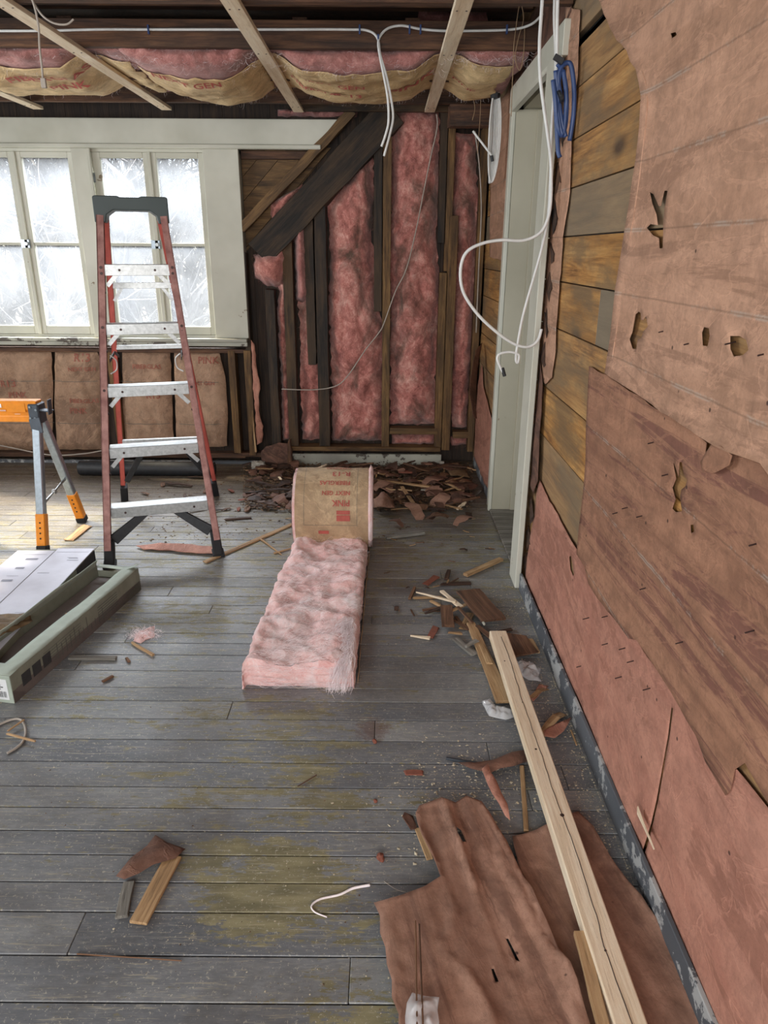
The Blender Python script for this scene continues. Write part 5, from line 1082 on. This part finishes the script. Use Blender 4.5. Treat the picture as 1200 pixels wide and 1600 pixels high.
def region(px0, px1, v0, v1, pw=1., avoid=True):
    def f():
        while True:
            x = random.uniform(px0, px1); y = v0+(v1-v0)*random.random()**pw; p = F(x, y)
            if p.x > .66 or p.y > 5.24 or (avoid and -.53 < p.x < -.03 and p.y < 3.95): continue
            return p.x, p.y
    return f
S_ = '@C broken splinter in the debris pile, @S of the insulation roll'
scatter('wood_splinter', 110, region(395, 735, 731, 800, 1.3), .035, .12, [(.20, .022, .008, 'dark_scrap', .004), (.28, .028, .009, 'brown_scrap', .0), (.14, .03, .007, 'dark_scrap', .006), (.24, .016, .008, 'brown_scrap', .0), (.12, .05, .006, 'bark', .01), (.17, .02, .007, 'dark_scrap', .0)], S_, 'splinter', 'dark splinters in the debris pile along the back wall', along=0.)
scatter('wood_splinter', 26, region(400, 735, 735, 815, 1.2), .04, .15, [(.16, .014, .007, 'tan_scrap', .0), (.10, .018, .006, 'new_pine', .0), (.22, .012, .006, 'tan_scrap', .004)], 'short @C splinter lying on the dark debris, @S of the insulation roll', 'splinter', 'pale splinters on the debris pile along the back wall')
scatter('bark_scrap', 46, region(560, 735, 735, 830, 1.2), .03, .25, [(.13, .07, .004, 'bark', .03), (.11, .05, .004, 'dark_scrap', .02), (.16, .08, .003, 'rosin_floor', .03), (.12, .05, .004, 'brown_scrap', .02)], 'curled @C bark scrap in the debris pile, @S of the insulation roll', 'bark scrap', 'bark scraps in the debris right of the insulation roll')
scatter('bark_scrap', 30, region(395, 470, 733, 790, 1.1), .02, .2, [(.12, .07, .004, 'bark', .02), (.10, .06, .004, 'dark_scrap', .012)], 'curled small @C bark scrap in the debris, @S of the insulation roll', 'bark scrap', 'bark scraps in the debris left of the insulation roll')
scatter('wood_splinter', 24, region(215, 440, 745, 800, 1.), .004, .05, [(.14, .02, .005, 'dark_scrap', .004), (.09, .03, .005, 'brown_scrap', .004), (.06, .02, .004, 'red_chip', .003)], 'stray @C splinter strewn on the floor between the ladder and the insulation roll', 'splinter', 'stray splinters between the ladder and the roll')
scatter('wood_splinter', 26, region(600, 790, 800, 960, .8), .002, .03, [(.07, .010, .004, 'brown_scrap', .0), (.05, .008, .003, 'tan_scrap', .0), (.04, .016, .003, 'dark_scrap', .004)], 'little @C splinter strewn on the grey floor before the doorway', 'splinter', 'little splinters before the doorway', .4, 1.2)
bit('wood_stick', 590, 752, 672, 762, .028, .012, 'tan_scrap', 'long pale tapering stick on the debris right of the roll', 'stick', z=.05, taper=(.2, 1))
bit('wood_stick', 682, 787, 722, 797, .018, .008, 'tan_scrap', 'thin pale stick at the right edge of the debris pile', 'stick', z=.02)
bit('wood_stick', 603, 842, 662, 834, .035, .014, 'grey_scrap', 'grey-white stick on the bare floor right of the roll', 'stick', rag=.06)
bit('wood_stick', 736, 784, 750, 768, .02, .01, 'grey_scrap', 'short grey stick leaning toward the wall near the far door casing', 'stick')
bit('wood_stick', 622, 738, 645, 739, .05, .01, 'red_chip', 'reddish flat board fragment on the debris under the white baseboard', 'fragment', z=.04)
bit('broken_board', 628, 762, 646, 788, .022, .01, 'tan_scrap', 'tan offcut pointing at the viewer from the middle of the debris', 'offcut', z=.045)
flatpaper('bark_sheet', [(692, 758), (705, 748), (725, 752), (748, 762), (735, 770), (712, 769)], 'bark', 'large flat reddish-brown bark sheet near the right-hand corner', 'bark sheet', .02, amp=.012, step=.02)
flatpaper('bark_sheet', [(583, 790), (600, 784), (615, 790), (617, 802), (595, 805), (584, 800)], 'rosin_floor', 'crumpled brown paper wad at the right side of the insulation roll', 'paper wad', .01, amp=.03, step=.014, flex=lambda x, y, d: .05*min(1, d/.04))
flatpaper('bark_sheet', [(700, 738), (728, 736), (734, 748), (705, 746)], 'brown_paper', 'tan-brown flat sheet scrap against the back corner', 'paper scrap', .03, amp=.01)
o = sheet('leaning_paper', torn([(-.935, .0), (-.70, .0), (-.70, .12), (-.72, .175), (-.80, .18), (-.90, .15), (-.94, .11)], .005, .03), lambda x, z, h: (x, 5.215+z*.15+h, .003+z), 'bark', .02, (), .002, None, lambda u, v, d: .01*noise.noise(V((u*20, v*5, 0))))
T(o, 'brown paper piece standing against the wall foot left of the white baseboard', 'paper scrap')
def chunk(p, s, label, mat='mortar'):
    bm = bmesh.new(); bmesh.ops.create_cube(bm, size=1); bmesh.ops.subdivide_edges(bm, edges=bm.edges[:], cuts=4, use_grid_fill=True)
    for v_ in bm.verts: v_.co = V((v_.co.x*s[0], v_.co.y*s[1], v_.co.z*s[2])) + V((noise.noise(v_.co*4), noise.noise(v_.co*4+V((9, 0, 0))), noise.noise(v_.co*4+V((0, 9, 0)))))*.2*min(s)
    me = bpy.data.meshes.new('plaster_chunk'); bm.to_mesh(me); bm.free(); return T(link('plaster_chunk', me, mat, None, Matrix.Translation(V(p)+V((0, 0, s[2]*.5)))), label, 'chunk')
pc = F(404, 734); chunk(pc, (.09, .06, .06), 'pale grey plaster chunk on the floor below the end of the sill')
for q, lb_ in (((676, 757), 'white plaster crumb in the middle of the right-hand debris'), ((662, 776), 'angular white plaster crumb below the long pale stick'), ((690, 731), 'grey stone crumb at the end of the white baseboard')): chunk(F(*q)+V((0, 0, .03)), (.035, .025, .02), lb_)
T(lum('broken_stud_end', (-.72, 5.20, .004), (-.715, 5.19, .22), .035, .04, 'brown_scrap', None, (0, -1, 0), .25, taper=(1, .5)), 'splintered orange-brown stub of lumber standing at the wall foot, upper left of the roll', 'timber stub')
T(lum('wood_splinter', (-.985, 5.265, .10), (-.995, 5.268, .42), .014, .01, 'tan_scrap', None, (0, -1, 0), .2, taper=(1, .3)), 'pale upright sliver beside the stud below the sill corner', 'sliver')
o = sheet('torn_paper', torn([(B(a_, b_).x, B(a_, b_).z) for a_, b_ in ((393, 530), (399, 538), (401, 570), (407, 600), (405, 640), (412, 665), (410, 690), (402, 694), (400, 650), (396, 600))], .006, .03), lambda x, z, h: (x, 5.28-h, z), 'rosin_low', .02, (), .0015, None, lambda u, v, d: .02*noise.noise(V((u*20, v*6, 0))))
T(o, 'ragged pink paper remnant hanging beside the stud right of the window sill', 'torn paper')
# small crumbs nobody could count
def crumbs(name, count, pick, smin, smax, mat, label, zf=lambda: .0):
    vs, fs = [], []
    for _ in range(count):
        x, y = pick(); s = random.uniform(smin, smax)*(.5+random.random()**3); z = zf(); a = random.random()*6.28; b = len(vs); e_ = random.uniform(.3, 1)
        for k in range(4):
            t = a+k*1.57+random.uniform(-.4, .4); vs.append((x+math.cos(t)*s*(1 if k % 2 else e_), y+math.sin(t)*s*(1 if k % 2 else e_), z+.0005+random.random()*s*.3))
        vs.append((x, y, z+s*.5)); fs += [(b, b+1, b+4), (b+1, b+2, b+4), (b+2, b+3, b+4), (b+3, b, b+4), (b+3, b+2, b+1, b)]
    o = link(name, mesh(name, vs, fs), mat); T(o, label, 'debris', None, 'stuff'); return o
crumbs('pile_crumbs', 9000, region(380, 738, 729, 800, 1.2), .004, .016, 'dirt', 'dark crumbs and dust of the debris pile along the back wall', lambda: random.uniform(0, .03)**1.0)
crumbs('pile_crumbs', 1800, region(210, 740, 735, 850, 1.2), .003, .010, 'dirt', 'loose dark crumbs thinning out in front of the debris pile')
def near_wall():
    y = random.uniform(.9, 3.2); return (min(.66, .68-abs(random.gauss(0, .14))), y)
crumbs('plaster_crumbs', 6000, near_wall, .001, .0038, 'crumb', 'pale crumbs sprinkled along the foot of the papered wall')
def anyfloor():
    while True:
        x, y = random.uniform(-2.2, .66), random.uniform(.85, 4.6)
        if noise.noise(V((x*1.5, y*1.5, 3))) > -.15 and not (-.53 < x < -.06 and 2.27 < y < 3.95): return x, y
crumbs('plaster_crumbs', 4500, anyfloor, .0008, .0032, 'crumb', 'pale specks scattered over the whole floor')
crumbs('dark_crumbs', 3000, anyfloor, .0008, .0030, 'dirt', 'dark specks scattered over the whole floor')
def mid(): return random.gauss(.25, .14), random.gauss(1.75, .14)
crumbs('plaster_crumbs', 900, mid, .0015, .006, 'crumb', 'pale crumbs gathered above the torn end of the rippled paper')

# ================================================================== CABLES AND STRINGS
YJ = 3.762
def pB(pts, Y, r, mat, name, label, cat='cable', group=None, k=8):
    return T(tube(name, [B(x, y, Y+(z[0] if z else 0)) for x, y, *z in pts], r, mat, None, k), label, cat, group)
c = pB([(-60, 48, 0), (60, 48, 0), (150, 46, 0), (232, 46, 0), (330, 46, 0), (430, 46, 0), (540, 46, 0), (575, 48, 0), (590, 60, -.01), (594, 85, -.03), (604, 120, -.05), (612, 160, -.06), (614, 185, -.06), (609, 210, -.06), (600, 244, -.06)], YJ-.006, .0055, 'cable', 'electrical_cable', 'white cable stapled along the joist from the left, its end hanging down at centre')
def clip(par, x, y, Y=YJ, ang=0):
    p = B(x, y, Y-.008); o = lum('cable_clip', p+V((0, 0, -.018)), p+V((0, 0, .018)), .008, .014, 'blue', par, (0, -1, 0), bv=.001); return o
for x in (232, 562): clip(c, x, 46)
clip(c, 591, 61, YJ-.01)
c = pB([(848, 22, -.1), (830, 38, -.05), (800, 46, 0), (740, 48, 0), (690, 48, 0), (655, 45, 0), (628, 40, 0), (607, 44, 0), (595, 55, -.006), (591, 68, -.02), (594, 90, -.035), (600, 120, -.055), (606, 155, -.07), (607, 190, -.07), (602, 212, -.07), (596, 229, -.07)], YJ-.006, .0055, 'cable', 'electrical_cable', 'white cable looping in from the right along the joist, hanging beside its twin')
for x in (640, 657, 792): clip(c, x, 46)
pB([(682, 178), (683, 200), (672, 250), (660, 310), (650, 360), (635, 420), (618, 455), (600, 505, ), (592, 520), (570, 548), (545, 585), (525, 603), (490, 609), (440, 608)], 5.235, .004, 'cable_grey', 'thin_cable', 'thin white wire wandering down across the studs and the widest pink batt')
pB([(742, 205), (749, 260), (752, 330), (748, 420), (744, 520)], 5.20, .0045, 'cable_grey', 'thin_cable', 'pale wire running down beside the right-hand corner stud')
pB([(-40, 688), (20, 700), (80, 711), (130, 709), (165, 703)], 5.18, .005, 'cable_grey', 'thin_cable', 'pale wire drooping across the foot of the paper-faced batts')
# hanging pull cord at the upper left
e = pB([(40, -20), (52, 4), (60, 40), (62, 75), (66, 110), (67, 130)], 3.0, .004, 'cable_grey', 'pull_cord', 'grey pull cord hanging from the joists at the upper left', 'cord')
p = B(68, 128, 3.0); lum('cord_toggle', p+V((0, 0, .012)), p+V((0, 0, -.02)), .018, .012, 'cable_grey', e, (0, -1, 0))
pB([(54, 6), (66, 24), (84, 36), (104, 38), (115, 30)], 3.02, .0035, 'cable_grey', 'thin_cable', 'short grey wire curling off the top of the pull cord')
for pts, lb_ in (([(812, 5), (808, 30), (803, 70), (802, 100), (800, 140), (799, 182)], 'tan string hanging longest in front of the door head'), ([(815, 8), (818, 30), (810, 60), (805, 90), (812, 110), (818, 85), (820, 40)], 'tan string knotted in a loop near the upper right batt')):
    pB(pts, 3.745, .0019, 'twine', 'string', lb_, 'string')
for pts, lb_ in (([(748, 112), (748, 135), (740, 150), (742, 170), (738, 188)], 'knotted tan string over the brown timber block, left strand'), ([(749, 130), (751, 160), (749, 200), (746, 240)], 'knotted tan string over the brown timber block, right strand')):
    pB(pts, 4.7, .002, 'twine', 'string', lb_, 'string')
# white coil by the door
e = empty('cable_coil', B(778, 165, 4.55), 'hanging coil of white cable tied at the top, left of the door casing', 'cable coil')
cc = B(775, 215, 4.55)
for k in range(5):
    w_ = .012+.013*k; pts = [cc+V((-.02+.02*k/5-w_*.5+w_*(1+math.sin(a_))*.5*1.0-w_*.2, -.012*k+.02*math.cos(a_*2), .235*math.cos(a_))) for a_ in [i*math.pi/6 for i in range(13)]]
    tube('cable_loop', pts, .005, 'cable', e, 4)
cyl('cable_tie', cc+V((-.02, -.03, .19)), cc+V((-.02, -.03, .215)), .028, 'black', e, 10)
tube('cable_tail', [B(739, 205, 4.5), B(752, 222, 4.48), B(768, 243, 4.46)], .006, 'cable', e, 5); p = B(768, 243, 4.46); cyl('cable_end', p, p+V((.008, 0, -.03)), .009, 'black', e, 8)
tube('cable_lead', [B(782, 120, 4.5), B(779, 145, 4.52), B(777, 165, 4.53)], .0055, 'cable', e, 5)
# the big loops near the door
D = 3.08
pB([(850, -40), (846, 20), (843, 70), (844, 120), (850, 170), (857, 220), (861, 260), (860, 320), (852, 352), (838, 368), (815, 376), (785, 375), (755, 380), (731, 392), (721, 412), (720, 440), (728, 465), (750, 495), (780, 522), (805, 538), (825, 542), (840, 532), (846, 514)], D, .0065, 'cable', 'electrical_cable', 'heavy white cable dropping past the door and swinging left in a big open loop')
e = pB([(868, -40), (866, 30), (868, 100, .02), (862, 200, .02), (860, 280, .02), (856, 340, .02), (846, 390), (832, 440), (818, 490), (810, 530), (806, 560), (809, 567), (811, 556), (806, 552), (795, 550), (781, 553), (777, 560), (780, 570), (786, 582)], D, .0055, 'cable', 'electrical_cable', 'thinner white cable hanging in front of the door casing with a black-capped end')
p = B(785, 575, D); cyl('cable_end_cap', p, p+V((.012, 0, -.035)), .008, 'black', e, 10)
pB([(873, -40), (871, 20), (870, 95), (869, 130)], 2.97, .006, 'cable', 'electrical_cable', 'pale blue-white tube running down from the ceiling to the blue coil')
e = empty('tubing_coil', B(880, 170, 2.93), 'coil of dark blue tubing hanging at the top of the near door casing', 'tubing coil')
for pts in ([(864, 125), (868, 160), (870, 200), (872, 235), (875, 246)], [(871, 100), (878, 110), (884, 135), (884, 175), (880, 210), (874, 190), (871, 150), (875, 108)], [(876, 150), (872, 120), (878, 104), (887, 98), (893, 105), (897, 140), (896, 180), (890, 220)], [(874, 150), (870, 170), (872, 200), (878, 212), (884, 190), (885, 150), (880, 110)], [(868, 110), (872, 150), (878, 190), (884, 214)]):
    tube('tube_loop', [B(x, y, 2.93-.01*random.random()) for x, y in pts], .0085, 'blue', e, 6)
cyl('tape_wrap', B(873, 152, 2.915), B(877, 150, 2.915), .022, 'black', e, 10); lum('tape_strap', B(866, 88, 2.9), B(880, 97, 2.9), .012, .02, 'black', e)

# ================================================================== OUTSIDE
S(box('ground_outside', (-30, 6.2, -3.2), (24, 40, -3.0), 'field', None, 0))
vs, fs = [], []
for i in range(41):
    for j in range(13): x, y = -34+i*1.7, 17+j*2.; vs.append((x, y, -3+j*.42+.5*noise.noise(V((x*.2, y*.2, 0)))))
for i in range(40):
    for j in range(12): a = i*13+j; fs.append((a, a+13, a+14, a+1))
S(link('hillside_outside', mesh('hillside_outside', vs, fs), 'field', None, None, True))
def tree(x, y, h, label, dens, seed, spread=.5):
    rnd = random.Random(seed); vs, fs = [], []
    def seg(p, d, L, r, lev):
        n = 4 if lev < 2 else 3; pts = [p]; dd = d.copy()
        for i in range(n):
            dd = (dd+V((rnd.uniform(-1, 1), rnd.uniform(-1, 1), rnd.uniform(-.6, 1)))*.16).normalized(); pts.append(pts[-1]+dd*L/n)
        v_, f_ = tube_geo(pts, r, 3, .45); b = len(vs); vs.extend(v_); fs.extend([tuple(b+q for q in g) for g in f_])
        if lev < dens:
            for k in range(rnd.choice((4, 5, 6)) if lev else 9):
                t = rnd.uniform(.2, 1); i = min(n-1, int(t*n)); q = pts[i].lerp(pts[i+1], t*n-i)
                nd = (dd+V((rnd.uniform(-1, 1), rnd.uniform(-1, 1), rnd.uniform(-.5, .9)))*(.8+spread*.6)).normalized(); seg(q, nd, L*rnd.uniform(.42, .68), r*.53, lev+1)
    seg(V((0, 0, 0)), V((rnd.uniform(-.15, .15), 0, 1)), h*.6, h*.013, 0)
    T(link('bare_tree', mesh('bare_tree', vs, fs), 'branch', None, Matrix.Translation((x, y, -3))), label, 'tree', 'bare trees outside the windows')
for i, (x, y, h, l) in enumerate(((-5.6, 11, 8.5, 'bare tree outside, behind the left sash of the left window'), (-4.6, 9.6, 7, 'bare tree outside, behind the right sash of the left window'), (-3.6, 12.5, 9, 'bare tree outside, behind the post between the windows'), (-3.1, 9.8, 7.5, 'bare tree outside, seen through the panes left of the ladder cap'), (-2.2, 10.5, 8, 'bare tree outside, seen through the rightmost sash'), (-6.8, 13.5, 10, 'tall bare tree farther back at the left'), (-2.6, 14, 10, 'tall bare tree farther back at the right'), (-4.8, 15, 10.5, 'tall bare tree farther back between the windows'))):
    tree(x, y, h, l, 4, 40+i)
